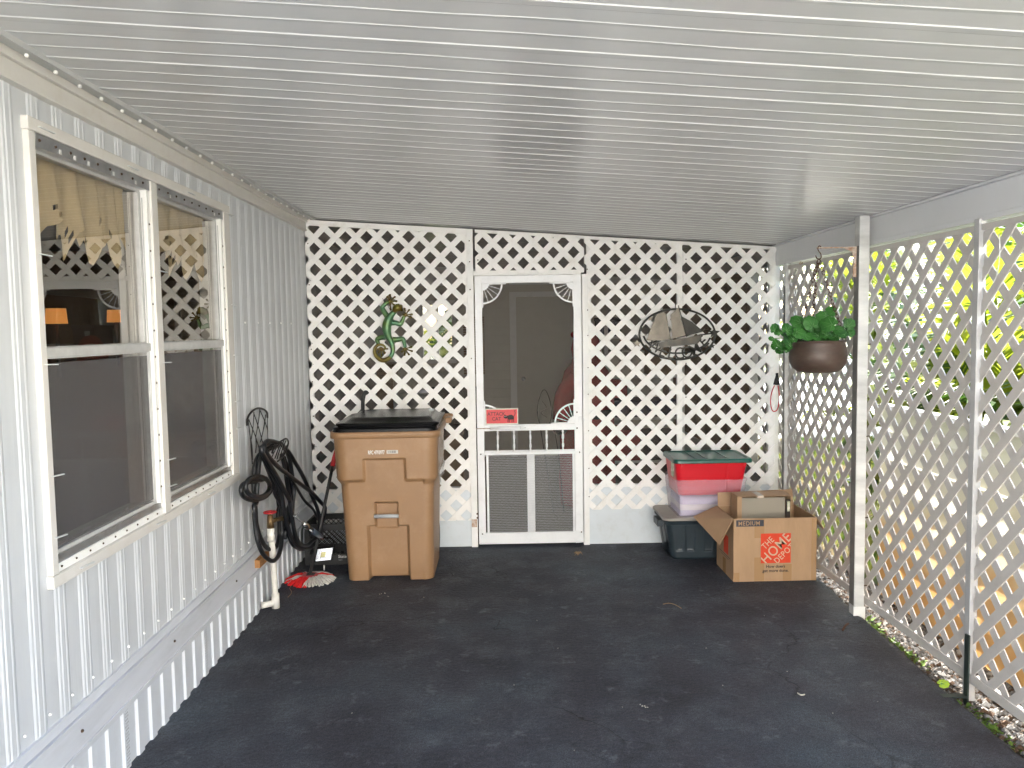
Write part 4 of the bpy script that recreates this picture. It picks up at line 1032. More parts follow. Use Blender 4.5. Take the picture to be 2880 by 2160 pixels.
ib = thing('cardboard_box', (1.75, 5.15, .3), 'smaller cardboard box with an open side tucked inside the moving box', 'cardboard box')
ix0, ix1, iy0, iy1, iz0, iz1 = 1.530, 1.880, 5.06, 5.20, .20, .515
s = MB(); s.box(ix0, ix1, iy0, iy1, iz1-.004, iz1); s.box(ix0, ix0+.028, iy0, iy1, iz0, iz1-.004); s.box(ix1-.006, ix1, iy0, iy1, iz0, iz1-.004); s.box(ix0+.028, ix1-.006, iy1-.004, iy1, iz0, iz1-.004)
s.build('carton', M_card, ib, bevel=.0015)
s = MB(); s.box(ix0+.03, ix1-.035, iy0+.020, iy0+.024, iz0, iz1-.016); s.build('inner_panel', mat('grey_card', (.30, .27, .22), .8), ib)
s = MB(); s.box(ix1-.034, ix1-.007, iy0+.004, iy0+.016, iz0+.02, iz1-.03); s.build('cutout', M_roomd, ib)
s = MB(); s.box(ix1-.026, ix1-.010, iy0+.002, iy0+.0035, .41, .475); s.build('shipping_label', M_paper, ib)
s = MB(); s.box(1.66, 1.70, iy0-.001, iy1+.001, iz1-.012, iz1+.0008); s.build('tape', mat('clear_tape', (.62, .52, .42), .2), ib)

# =================================================================== GECKO
def gP(x, y, dy=.03): p = onY(1020+x*.1326, 810+y*.1326, BY-dy); return p
gk = thing('gecko_ornament', tuple(gP(520, 900)), 'green and teal metal gecko wall ornament climbing the left lattice', 'ornament')
s = MB()
body = [((740, 420), 20), ((690, 490), 46), ((620, 560), 62), ((555, 660), 88), ((515, 780), 98), ((512, 880), 96), ((530, 980), 80), ((565, 1070), 62), ((605, 1150), 52), ((635, 1230), 46), ((640, 1310), 44), ((625, 1400), 44), ((570, 1480), 46), ((480, 1530), 48), ((390, 1525), 46), ((310, 1470), 42), ((258, 1390), 38), ((255, 1300), 34), ((300, 1225), 30), ((380, 1200), 26), ((455, 1230), 22), ((480, 1285), 18), ((440, 1320), 13)]
k_ = .1326*BY/2251
pts = catmull([gP(*p, .05) for p, r in body], 4); rad = []
for i in range(len(body)-1):
    for j in range(4): rad.append((body[i][1]*(1-j/4)+body[i+1][1]*j/4)*k_)
rad.append(body[-1][1]*k_); s.tube(pts[:48], rad[:48], 14, 0); s.tube(pts[47:], rad[47:], 12, 1)
s.build('gecko_body', [M_gteal, M_golive], gk)
s = MB(); s.tube([gP(670, 500, .05), gP(700, 440, .058), gP(755, 415, .06), (gP(800, 400, .055)), gP(832, 365, .05)], [.017, .026, .029, .022, .008], 12)
s.ball(gP(760, 360, .075), .009, 0, 8); s.ball(gP(828, 470, .07), .009, 0, 8); s.build('gecko_head', M_golive, gk)
legs = [[(520, 600), (440, 480), (420, 410), (470, 350), (550, 290)], [(610, 740), (700, 740), (800, 770), (840, 700), (880, 600)], [(480, 1040), (380, 1050), (310, 1090), (320, 1150), (340, 1210)], [(650, 1100), (760, 1090), (850, 1080), (880, 1160), (900, 1260)]]
for lg in legs:
    s = MB(); P = catmull([gP(x, y, .035) for x, y in lg], 5); n = len(P); s.tube(P, [.021-.009*i/(n-1) for i in range(n)], 10); s.build('leg', M_gteal, gk)
toes = [((575, 280), [(520, 190), (580, 150), (680, 190), (715, 280), (665, 355), (595, 460)]), ((905, 570), [(890, 440), (985, 465), (1045, 560), (1020, 625), (860, 560)]), ((390, 1290), [(320, 1300), (340, 1370), (400, 1440), (470, 1380), (520, 1290)]), ((895, 1290), [(830, 1350), (885, 1420), (980, 1410), (1045, 1340), (1030, 1255)])]
for c, ts in toes:
    s = MB(); s.ball(gP(*c, .03), .014, 0, 8, (1, .5, 1))
    for t_ in ts:
        a, b = gP(*c, .03), gP(*t_, .028); s.tube([a, a.lerp(b, .6), b], [.006, .004, .0065], 8); s.ball(b, .0075, 0, 6)
    s.build('foot', M_gbrown, gk)
s = MB(); s.tube([gP(420, 220, .02), gP(480, 300, .02), gP(590, 470, .02)], .0015, 5); s.build('hanging_wire', M_iron, gk)

# =================================================================== SHIP SCULPTURE  (crop origin 1760,820 scale .14465)
def sP(x, y, dy=.03): return onY(1760+x*.14465, 820+y*.14465, BY-dy)
sp = thing('ship_ornament', tuple(sP(1000, 800)), 'round metal sailing ship ornament with WELCOME letters on the right lattice', 'ornament')
def plate(P, m, nm, dy=.03, th=.002, dy2=None):
    s = MB(); n = len(P)
    A = [sP(x, y, dy if dy2 is None else dy+(dy2-dy)*(x-P[0][0])/400) for x, y in P]; B = [p+Vector((0, th, 0)) for p in A]
    s.add(A+B, [tuple(range(n)), tuple(range(2*n-1, n-1, -1))]+[(i, (i+1) % n, (i+1) % n+n, i+n) for i in range(n)]); return s.build(nm, m, sp)
plate([(590, 460), (690, 400), (780, 430), (870, 935), (640, 950), (400, 950), (470, 760), (550, 560)], M_steel, 'mizzen_sail', .045)
plate([(870, 455), (1010, 320), (1030, 300), (1060, 480), (1175, 870), (900, 915), (895, 700)], M_steel, 'main_sail', .05)
plate([(1085, 480), (1290, 590), (1510, 775), (1390, 800), (1190, 870)], M_steeld, 'jib_sail', .042)
plate([(640, 990), (900, 935), (1200, 895), (1440, 835), (1470, 900), (1380, 1020), (1100, 1050), (680, 1095), (640, 1050)], M_steeld, 'hull', .055)
bpy.data.objects['hull'].data.materials.clear(); bpy.data.objects['hull'].data.materials.append(mat('hull_steel', (.12, .105, .085), .4, metal=.65, col2=(.05, .05, .045), vscale=9))
s = MB(); ring = [sP(1000+735*cos(a), 830+490*sin(a)+.0*a, .03) for a in lin(0, 2*pi, 61)[:-1]]; s.tube(ring, .0075, 8, closed=True)
low = [sP(1000+660*cos(a), 800+400*sin(a), .03) for a in lin(.25, pi-.15, 30)]; s.tube(low, .006, 8)
s.build('ring', M_steeld, sp)
s = MB()
s.tube([sP(965, 240, .03), sP(965, 350, .03)], .003, 6); s.tube([sP(780, 430, .04), sP(870, 935, .04)], .003, 6); s.tube([sP(1025, 270, .04), sP(1185, 880, .04)], .003, 6); s.tube([sP(1410, 850, .045), sP(1700, 810, .035)], .005, 6); s.tube([sP(600, 960, .04), sP(430, 1010, .04)], .004, 6); s.tube([sP(1000, 900, .05), sP(1620, 745, .05)], .003, 6)
s.build('mast', M_iron, sp)
for c, r in (((1720, 800), 110), ((220, 1010), 80), ((480, 520), 60), ((730, 380), 55), ((1680, 1060), 55)):
    P = []
    for i in range(10): a_ = pi/2+i*pi/5; rr = r if i % 2 == 0 else r*.45; P.append((c[0]+rr*cos(a_)*1.1, c[1]-rr*sin(a_)))
    plate(P, M_steeld if c[0] > 1000 else M_steel, 'star', .034)
word = 'WELCOME'; 
for i, ch in enumerate(word):
    xx = 510+i*178; t_ = (xx-1000)/640; yy = 830+ 455*sqrt(max(0, 1-t_*t_))+30; sl = -t_*.75/ sqrt(max(.15, 1-t_*t_))*.62
    p = sP(xx, yy, .035); a_ = atan2(-sl*-1, 1)
    ang = math.atan(-sl)*-1
    u_ = Vector((cos(ang), 0, sin(ang)))*1.0; u_ = Vector((1, 0, -sl*-1*1.0)).normalized() if False else Vector((1, 0, t_*.9)).normalized()
    v_ = Vector((-u_.z, 0, u_.x)); text(ch, .125, p, u_, v_, M_steeld, sp, 'letter', ext=.0015, align='CENTER', xs=.85, off=.0005)

# =================================================================== HOSE CORNER
def hp(x, y, X): return onX(640+x*.1929, 1120+y*.1929, X)
def mp_(x, y, X): return onX(660+x*.205, 1360+y*.205, X)
hg = thing('hose_hanger', (-1.36, 4.5, 1.0), 'black wire hose hanger with a crossed arched back, fixed to the siding', 'hose hanger')
s = MB(); XH = -1.362
def hl(P, r=.0032, cat=True):
    Q = [hp(x, y, X) for x, y, X in P]; s.tube(catmull(Q, 5) if cat and len(Q) > 2 else Q, r, 6)
hl([(285, 400, XH), (285, 310, XH), (340, 210, XH), (430, 150, XH), (520, 160, XH), (575, 210, XH), (580, 290, XH)], .006)
hl([(300, 320, XH), (330, 560, XH), (345, 750, XH), (362, 960, XH)]); hl([(578, 200, XH), (582, 400, XH), (588, 620, XH), (575, 900, XH)])
for (a_, b_) in (((310, 310), (470, 760)), ((385, 200), (345, 600)), ((380, 210), (520, 680)), ((470, 160), (410, 560)), ((470, 170), (590, 480)), ((555, 240), (480, 640)), ((340, 600), (362, 900)), ((410, 560), (410, 800)), ((470, 760), (480, 1000)), ((520, 680), (530, 900))):
    hl([(a_[0], a_[1], XH+.004), ((a_[0]+b_[0])/2+8, (a_[1]+b_[1])/2, XH+.006), (b_[0], b_[1], XH+.004)])
s.build('hanger_back', M_iron, hg)
s = MB(); XT = -1.20
hl([(650, 800, -1.25), (680, 700, -1.22), (760, 640, XT), (850, 590, XT), (885, 640, XT), (860, 740, XT), (800, 860, XT), (730, 920, XT)], .005)
for (a_, b_) in (((760, 650), (650, 850)), ((790, 640), (690, 880)), ((820, 620), (720, 890)), ((850, 620), (760, 880)), ((870, 680), (800, 850))):
    hl([(a_[0], a_[1], XT), ((a_[0]+b_[0])/2-8, (a_[1]+b_[1])/2, XT-.005), (b_[0], b_[1], XT-.01)], .003)
hl([(590, 760, -1.355), (620, 700, -1.30), (700, 670, -1.25), (760, 645, XT)]); hl([(480, 780, -1.355), (560, 720, -1.30), (700, 690, -1.24)])
s.build('hook', M_iron, hg)

hz = thing('garden_hose', (-1.28, 4.5, .4), 'long black garden hose looped over the hanger on the house wall', 'garden hose')
s = MB(); RH = .0125
def strand(P, r=RH):
    Q = [(hp if k == 'h' else mp_)(x, y, X) for k, x, y, X in P]; s.tube(catmull(Q, 7), r, 10)
H, M = 'h', 'm'
strand([(H, 640, 720, -1.30), (H, 520, 770, -1.31), (H, 420, 900, -1.325), (H, 385, 1100, -1.33), (H, 380, 1300, -1.33), (H, 395, 1500, -1.33), (M, 285, 350, -1.33), (M, 300, 560, -1.33), (M, 360, 760, -1.325), (M, 440, 880, -1.32), (M, 520, 900, -1.31), (M, 585, 840, -1.31), (M, 612, 700, -1.31), (M, 610, 480, -1.31), (M, 600, 250, -1.30), (H, 700, 1350, -1.30), (H, 610, 1100, -1.30), (H, 540, 880, -1.29), (H, 600, 740, -1.28)])
strand([(H, 720, 700, -1.27), (H, 580, 760, -1.28), (H, 480, 880, -1.30), (H, 450, 1050, -1.305), (H, 430, 1300, -1.305), (H, 420, 1520, -1.305), (M, 265, 320, -1.30), (M, 285, 600, -1.30), (M, 325, 820, -1.29), (M, 400, 980, -1.28), (M, 510, 1062, -1.27), (M, 590, 1010, -1.27), (M, 632, 880, -1.27), (M, 648, 700, -1.28), (M, 640, 450, -1.28), (H, 800, 1560, -1.28), (H, 730, 1280, -1.27), (H, 650, 1050, -1.27), (H, 560, 860, -1.26), (H, 560, 740, -1.25), (H, 660, 690, -1.24)])
s_r = [(H, 440+175*cos(a_), 1290+150*sin(a_), -1.265+.012*sin(a_*1.5)) for a_ in lin(.3, 2*pi+.2, 16)]
strand(s_r)
strand([(H, 640, 1340, -1.27), (H, 560, 1430, -1.285), (H, 440, 1475, -1.29), (H, 330, 1480, -1.29), (H, 230, 1430, -1.29), (H, 195, 1340, -1.29), (H, 225, 1260, -1.29), (H, 320, 1220, -1.285), (H, 440, 1205, -1.28), (H, 560, 1170, -1.27)])
0 and strand([(H, 545, 1130, -1.28), (H, 540, 1250, -1.28), (H, 510, 1350, -1.28), (H, 460, 1430, -1.29)])
strand([(H, 760, 660, -1.22), (H, 660, 630, -1.22), (H, 570, 630, -1.22), (H, 530, 700, -1.22), (H, 560, 790, -1.215), (H, 640, 900, -1.21), (H, 760, 1020, -1.205), (H, 900, 1130, -1.20), (H, 1060, 1250, -1.195), (H, 1230, 1380, -1.19), (H, 1370, 1530, -1.185), (M, 1240, 330, -1.18), (M, 1225, 450, -1.18), (M, 1190, 560, -1.18), (M, 1180, 680, -1.185)])
strand([(H, 700, 640, -1.26), (H, 800, 690, -1.26), (H, 900, 800, -1.26), (H, 980, 930, -1.25), (H, 1080, 1100, -1.24), (H, 1170, 1290, -1.235), (H, 1250, 1470, -1.23), (M, 1135, 350, -1.225), (M, 1160, 480, -1.22), (M, 1165, 620, -1.22), (M, 1140, 760, -1.22), (M, 1060, 865, -1.225), (M, 960, 900, -1.23), (M, 860, 860, -1.235), (M, 780, 740, -1.24), (M, 720, 560, -1.245), (M, 680, 380, -1.245), (H, 780, 1380, -1.24), (H, 690, 1180, -1.24), (H, 580, 980, -1.24), (H, 500, 820, -1.24), (H, 500, 720, -1.235), (H, 600, 660, -1.23)])
strand([(H, 490, 700, -1.225), (H, 510, 800, -1.22), (H, 600, 950, -1.22), (H, 700, 1110, -1.22), (H, 790, 1270, -1.22), (H, 880, 1440, -1.22), (M, 760, 260, -1.22), (M, 790, 480, -1.22), (M, 830, 700, -1.22), (M, 890, 820, -1.22), (M, 980, 850, -1.22), (M, 1060, 790, -1.21), (M, 1130, 740, -1.20), (M, 1190, 740, -1.19)])
strand([(H, 830, 730, -1.27), (H, 900, 880, -1.27), (H, 940, 1100, -1.27), (H, 965, 1350, -1.27), (H, 950, 1550, -1.27), (M, 790, 350, -1.27), (M, 745, 520, -1.27), (M, 700, 640, -1.275), (M, 690, 760, -1.28)])
strand([(H, 790, 820, -1.29), (H, 830, 1000, -1.29), (H, 870, 1250, -1.29), (H, 910, 1500, -1.29), (M, 730, 350, -1.29), (M, 700, 560, -1.29)])
strand([(H, 820, 860, -1.30), (H, 880, 1050, -1.30), (H, 920, 1300, -1.30), (M, 800, 200, -1.30), (M, 790, 420, -1.30)])
strand([(H, 930, 1180, -1.26), (H, 1020, 1330, -1.26), (H, 1120, 1490, -1.255), (M, 1080, 360, -1.25), (M, 1150, 500, -1.24)], .009)
strand([(H, 560, 900, -1.27), (H, 640, 1150, -1.27), (H, 700, 1400, -1.27), (M, 640, 300, -1.27), (M, 700, 560, -1.27), (M, 740, 700, -1.26), (M, 800, 840, -1.25), (M, 900, 900, -1.245)])
strand([(M, 590, 470, -1.30), (M, 600, 350, -1.30), (M, 640, 200, -1.295)], .011)
s.build('hose', M_hose, hz)
s = MB(); s.tube([mp_(820, 440, -1.2), mp_(960, 560, -1.19)], .008, 10, 0); s.tube([mp_(945, 550, -1.19), mp_(1050, 640, -1.185)], [.017, .019], 14, 1); s.tube([mp_(1045, 635, -1.185), mp_(1185, 730, -1.18)], [.019, .016], 14, 2); s.tube([mp_(1165, 730, -1.18), mp_(1210, 760, -1.175)], .010, 8, 3)
s.build('nozzle', [mat('nozzle_grey', (.28, .29, .30), .4, metal=.6), mat('nozzle_chrome', (.7, .7, .7), .18, metal=1), mat('nozzle_slate', (.06, .08, .11), .35), M_rust], hz)

wp = thing('water_pipe', (-1.33, 4.55, 0), 'white plastic standpipe with a brass tap and red valve wheel', 'water tap')
s = MB(); p0 = mp_(560, 1580, -1.325); p1 = mp_(520, 900, -1.30); p2 = mp_(492, 610, -1.295)
yb0 = p0.y; s.tube([Vector((p0.x, p0.y, .03)), p0, p1, p2], .0165, 12); s.tube([Vector((p0.x, p0.y, .032)), Vector((p0.x-.075, p0.y-.035, .026))], .018, 12)
s.tube([Vector((p0.x, p0.y, .0)), Vector((p0.x, p0.y, .085))], .023, 12); s.tube([p2+Vector((0, 0, -.075)), p2], .021, 12)
s.build('pipe', mat('pvc_white', (.78, .76, .70), .45, var=.12, vscale=18), wp)
s = MB(); tq = p2; s.tube([tq, tq+Vector((0, 0, .075))], [.02, .014], 12); s.tube([tq+Vector((0, 0, .035)), tq+Vector((.01, .07, .03)), tq+Vector((.03, .14, .02))], [.013, .012, .014], 10); s.tube([tq+Vector((0, 0, .07)), tq+Vector((0, 0, .092))], .006, 8)
s.build('tap_body', M_brass, wp)
s = MB(); c_ = tq+Vector((0, 0, .090)); s.tube([c_+Vector((.033*cos(a_), .033*sin(a_), 0)) for a_ in lin(0, 2*pi, 25)[:-1]], .005, 6, closed=True)
for q_ in range(5): a_ = q_*2*pi/5; s.tube([c_, c_+Vector((.033*cos(a_), .033*sin(a_), 0))], .0035, 5)
s.ball(c_, .009); s.build('valve_wheel', M_redp, wp)
s = MB(); s.box(WX-.01, WX+.035, 4.42, 4.60, .30, .345); s.build('wood_block', mat('raw_wood_block', (.42, .20, .07), .8, var=.3, vscale=20), wp)

# mop
mo = thing('mop', (-1.24, 5.17, 0), 'red and grey string mop with a dark handle leaning on the bin', 'mop')
A = onZ(660+1035*.205, 1360+1235*.205, .05); B = onY(640+770*.3917, 1100+440*.3917, 5.03); 
B = onY(640+1535*.1929, 1120+970*.1929, 5.34); A2 = A+(B-A)*1.0
s = MB(); s.tube([A, A.lerp(B, .5)+Vector((0, .01, 0)), B], .0105, 10); s.bar(A+Vector((-.02, 0, -.012)), A+Vector((.03, 0, -.012)), .05, .02); s.build('handle', M_blackm, mo)
s = MB(); d_ = (B-A).normalized(); s.tube([B-d_*.01, B+d_*.07, B+d_*.10], [.017, .013, .010], 10); s.build('grip', M_redp, mo)
s = MB(); s.lathe([(.001, .045), (.05, .045), (.065, .03), (.07, .012)], (A.x, A.y, 0), 20); s.build('mop_plate', mat('mop_plate_pink', (.42, .06, .07), .5), mo)
s = MB()
for i in range(230):
    a_ = random.uniform(0, 2*pi); L_ = random.uniform(.10, .165); r0 = random.uniform(.02, .06); w = random.uniform(-.5, .5)
    P = [Vector((A.x+r*cos(a_+w*(r-r0)*4), A.y+r*sin(a_+w*(r-r0)*4)*.95, z)) for r, z in ((r0, .035), (r0+.4*(L_-r0), .032+random.uniform(-.008, .008)), (r0+.75*(L_-r0), .016+random.uniform(0, .01)), (L_, .007+random.uniform(0, .004)))]
    sec = (a_/(2*pi)*5+.3) % 1; red = (.75 > a_/(2*pi) > .58) or (.05 < a_/(2*pi) < .13) or (.36 < a_/(2*pi) < .5)
    s.tube(catmull(P, 3), .0062, 6, 0 if red else 1)
s.build('mop_strings', [M_mopr, M_mopw], mo)

# second black handle poking above the bin
s = MB(); s.tube(catmull([(-.99, 5.82, .7), (-.985, 5.815, 1.05), (-.975, 5.81, 1.14), (-.960, 5.81, 1.17), (-.945, 5.81, 1.155)], 6), .013, 10)
tag(s.build('cane_handle', M_blackm), 'hooked black cane handle sticking up behind the trash bin', 'cane')

# milk crate
cr = thing('milk_crate', (-1.2, 5.62, 0), 'black plastic milk crate with diamond mesh sides behind the mop', 'crate')
cx0, cx1, cy0, cy1, ch = -1.355, -1.03, 5.47, 5.80, .285
s = MB(); s.box(cx0, cx1, cy0, cy0+.012, .0, .07); s.box(cx0, cx1, cy0, cy0+.014, ch-.045, ch); 
for (a_, b_) in ((cx0, cx0+.035), (cx1-.035, cx1)): s.box(a_, b_, cy0, cy0+.012, .07, ch-.045)
s.box(cx0, cx0+.012, cy0+.014, cy1, 0, ch); s.box(cx1-.012, cx1, cy0+.014, cy1, 0, ch); s.box(cx0+.012, cx1-.012, cy1-.012, cy1, 0, .06); s.box(cx0+.012, cx1-.012, cy1-.012, cy1, ch-.04, ch); s.box(cx0+.012, cx1-.012, cy0+.014, cy1-.012, 0, .01)
lattice(s, [(cx0+.035, .07), (cx1-.035, .07), (cx1-.035, ch-.045), (cx0+.035, ch-.045)], (-1.2, .12), .036, lambda u, v, w: (u, cy0+.002+w, v), w=.005, t=.003)
lattice(s, [(cx0+.012, .06), (cx1-.012, .06), (cx1-.012, ch-.04), (cx0+.012, ch-.04)], (-1.2, .12), .036, lambda u, v, w: (u, cy1-.008+w, v), w=.005, t=.003)
s.build('crate_shell', M_blackm, cr)
text('State', .030, (-1.125, cy0-.002, .048), (1, 0, 0), (0, 0, 1), M_white, cr, 'lettering', off=.0005, xs=.95)
text('Dairy', .012, (-1.123, cy0-.002, .030), (1, 0, 0), (0, 0, 1), M_greybar, cr, 'lettering')
# flood lamp leaning on the crate
fl = thing('flood_light', (-1.15, 5.36, 0), 'small square LED flood light with a black frame resting on the crate', 'flood light')
fc = onY(660+1228*.205, 1360+972*.205, 5.36); wv = Vector((.052, 0, .004)); hv = Vector((.006, .012, .038))
s = MB(); s.obox(fc+Vector((0, .016, 0)), wv*1.15, Vector((0, .014, -.004)), hv*1.2); s.build('housing', M_black, fl, bevel=.003)
s = MB(); s.obox(fc, wv, Vector((0, .002, 0)), hv); s.build('reflector', mat('chrome_facets', (.75, .78, .85), .15, metal=1, bump=1, bscale=130), fl)
s = MB(); s.obox(fc-Vector((.006, .004, .0)), wv*.3, Vector((0, .001, 0)), hv*.42); s.build('led_panel', mat('led_yellow', (.75, .72, .35), .4, var=.3, vscale=90), fl)
s = MB(); s.tube(catmull([fc+Vector((-.062, .02, .0)), fc+Vector((-.058, .03, .09)), fc+Vector((0, .035, .105)), fc+Vector((.055, .03, .09)), fc+Vector((.062, .02, .0))], 5), .005, 6); s.tube([(fc.x, 5.345, .0), (fc.x, 5.345, .035)], .006, 6, 1); build_each(s, 'bracket', [M_black, M_white], fl)

# =================================================================== HANGING PLANTER
PX, PY = 1.745, 4.33
br = thing('shelf_bracket', (1.94, PY, 2.0), 'rusty white shelf bracket on the main post holding the planter', 'bracket')
s = MB(); s.bar((1.735, PY, 2.024), (1.946, PY, 2.024), .020, .006); s.bar((1.944, PY, 2.024), (1.940, PY, 1.865), .020, .006, upv=(0, 1, 0))
s.add([(1.944, PY-.002, 2.02), (1.88, PY-.002, 2.02), (1.925, PY-.002, 2.0), (1.940, PY-.002, 1.93), (1.944, PY+.002, 2.02), (1.88, PY+.002, 2.02), (1.925, PY+.002, 2.0), (1.940, PY+.002, 1.93)], [(0, 1, 2, 3), (7, 6, 5, 4), (0, 4, 5, 1), (1, 5, 6, 2), (2, 6, 7, 3), (3, 7, 4, 0)])
tag(s.build('bracket_arm', M_rustlt, br))
pl = thing('hanging_planter', (PX, PY, 1.35), 'round brown metal pot hanging on rusty chains from the bracket', 'planter')
s = MB(); prof = [(.004, 1.350), (.07, 1.350), (.105, 1.357), (.130, 1.376), (.146, 1.405), (.151, 1.435), (.149, 1.465), (.143, 1.495), (.140, 1.512), (.143, 1.520), (.147, 1.522), (.147, 1.525), (.140, 1.526), (.136, 1.515), (.138, 1.49)]
s.lathe(prof, (PX, PY, 0), 48); s.build('pot', M_pot, pl)
s = MB(); s.lathe([(.001, 1.505), (.138, 1.500)], (PX, PY, 0), 24); s.build('soil', M_soil, pl)
def chain(mb, a, b, ll=.028):
    a, b = Vector(a), Vector(b); L_ = (b-a).length; n = max(1, int(L_/(ll*.72))); d = (b-a).normalized(); o1 = d.orthogonal().normalized(); o2 = d.cross(o1)
    for i in range(n):
        c = a.lerp(b, (i+.5)/n); u_ = o1 if i % 2 else o2
        mb.tube([c+d*(ll/2)*sin(t)+u_*.0085*cos(t) for t in lin(0, 2*pi, 13)[:-1]], .0018, 5, closed=True)
s = MB(); top_ = (PX, PY, 1.975)
s.tube(catmull([(PX-.018, PY, 1.985), (PX-.012, PY, 1.970), (PX, PY, 1.964), (PX+.012, PY, 1.972), (PX+.010, PY, 1.992), (PX-.002, PY, 2.008), (PX-.006, PY, 2.022), (PX+.0, PY, 2.034), (PX+.010, PY, 2.030), (PX+.010, PY, 2.018)], 5), .0032, 6)
s.build('hook', M_rust, pl)
for (a_) in (200, 320, 85):
    s = MB(); ax, ay = cos(radians(a_))*.140, sin(radians(a_))*.140
    chain(s, (PX, PY, 1.96), (PX+ax*.16, PY+ay*.16, 1.90)); chain(s, (PX+ax*.16, PY+ay*.16, 1.90), (PX+ax, PY+ay, 1.525)); s.build('chain', M_rust, pl)
hp_ = thing('potted_plant', (PX, PY, 1.505), 'leafy green plant with scalloped round leaves spilling from the hanging pot', 'plant')
s = MB(); stems = MB()
def leaf(mb, c, nrm, upd, r):
    nrm = nrm.normalized(); u_ = upd-nrm*upd.dot(nrm)
    u_ = u_.normalized() if u_.length > 1e-3 else nrm.orthogonal().normalized(); w_ = nrm.cross(u_)
    n = 18; vs = [c+nrm*(-r*.06)]; 
    for ring_, rr in ((0, .55), (1, 1.0)):
        for k in range(n):
            a_ = 2*pi*k/n; R_ = r*rr*(1+.10*cos(a_))*(1+(.06*(1 if k % 2 else -1) if ring_ else 0)); 
            if ring_ and k == n//2: R_ *= .55
            vs.append(c+u_*R_*cos(a_)+w_*R_*sin(a_)*.92+nrm*(r*(.10 if not ring_ else -.02)*(1+.5*sin(a_*5))))
    fs = [(0, 1+k, 1+(k+1) % n) for k in range(n)]+[(1+k, 1+n+k, 1+n+(k+1) % n, 1+(k+1) % n) for k in range(n)]
    mb.add(vs, fs, 0, True)
    for k in (0, 3, 6, 12, 15):
        a_ = 2*pi*k/n; p = c-u_*r*.35+nrm*.002; q_ = c+(u_*cos(a_)+w_*sin(a_)*.92)*r*.85+nrm*(r*.06+.0015); m__ = (p+q_)/2+nrm*(r*.10); mb.tube([p, m__, q_], [.0011, .0008, .0004], 4, 1)
def grow(base, tip, r, nr=None):
    base, tip = Vector(base), Vector(tip); mid = (base+tip)/2+Vector((0, 0, .02)); stems.tube([base, mid, tip], .0022, 5)
    nrm = nr or Vector((random.uniform(-.5, .5), -1.0+random.uniform(-.1, .5), random.uniform(.1, .9))); leaf(s, tip, nrm, Vector((random.uniform(-1, 1), 0, random.uniform(-.6, 1))), r)
def pp(x, y, Y=PY): return onY(2140+x*.3013, 680+y*.3013, Y)
for (x, y, r, Y) in ((130, 820, .032, 4.22), (155, 960, .036, 4.22), (245, 820, .038, 4.20), (260, 960, .036, 4.20), (350, 750, .042, 4.24), (350, 850, .036, 4.17), (470, 770, .044, 4.18), (420, 880, .03, 4.2), (590, 710, .046, 4.24), (640, 770, .048, 4.16), (665, 650, .034, 4.3), (720, 820, .036, 4.18), (820, 770, .036, 4.25), (760, 860, .034, 4.2), (600, 860, .036, 4.2), (520, 880, .034, 4.2), (690, 890, .03, 4.22), (170, 850, .02, 4.2), (300, 900, .03, 4.25), (560, 790, .03, 4.26), (100, 905, .016, 4.22), (840, 860, .02, 4.2)):
    p = pp(x, y, Y); bx_ = PX+max(-.10, min(.10, (p.x-PX)*.5)); grow((bx_, PY+.0+random.uniform(-.05, .05), 1.505), p, r)
for i in range(46):
    a_ = random.uniform(0, 2*pi); rr = random.uniform(.02, .15); p = Vector((PX+rr*cos(a_)*1.25, PY+rr*sin(a_), 1.54+random.uniform(0, .09)-rr*.15))
    grow((PX+.5*rr*cos(a_), PY+.5*rr*sin(a_), 1.505), p, random.uniform(.018, .036))
for i in range(8):
    p = Vector((PX-.16-random.random()*.08, PY-.05+random.random()*.1, 1.52-random.random()*.05)); grow((PX-.1, PY, 1.51), p, random.uniform(.02, .03))
s.build('leaves', [M_leafp, M_leafv], hp_, fix=False); stems.build('stem', M_leafp, hp_)

# leash hanging in the corner
ls = thing('bungee_loop', (2.02, 5.5, 1.2), 'red cord loop with a black clip hanging on the corner of the end wall', 'cord')
def lp(x, y): return onY(2140+x*.3013, 680+y*.3013, 5.50)
s = MB(); s.tube(catmull([lp(128, 1340), lp(100, 1410), lp(90, 1500), lp(105, 1570), lp(130, 1583), lp(155, 1560), (lp(170, 1480)), lp(168, 1400), lp(160, 1340)], 6), .0038, 8); s.build('cord', mat('cord_red', (.5, .02, .04), .5), ls)
s = MB(); s.tube([lp(130, 1335), lp(140, 1290), lp(150, 1240)], [.012, .011, .006], 8); s.tube([lp(162, 1335), lp(158, 1290), lp(152, 1240)], [.012, .010, .006], 8); s.tube([lp(150, 1225), lp(153, 1260)], .010, 8); s.tube([lp(125, 1320), lp(168, 1320)], .010, 8); s.build('clip', M_blackm, ls)
# hook on the beam and a dangling string
s = MB(); s.tube(catmull([(2.035, 5.35, 2.03), (2.02, 5.33, 2.015), (2.02, 5.30, 2.01), (2.02, 5.28, 2.02)], 4), .003, 5); tag(s.build('cup_hook', M_rustlt), 'small pale cup hook under the beam near the end wall', 'hook')
s = MB(); s.tube(catmull([onX(2100+1512*.4702, 560+210*.4702, 2.012), onX(2100+1514*.4702, 560+330*.4702, 2.010), onX(2100+1500*.4702, 560+440*.4702, 2.012), onX(2100+1475*.4702, 560+500*.4702, 2.012)], 6), .0022, 5); tag(s.build('white_string', M_white), 'thin white string dangling on the lattice beside the slim post', 'string')

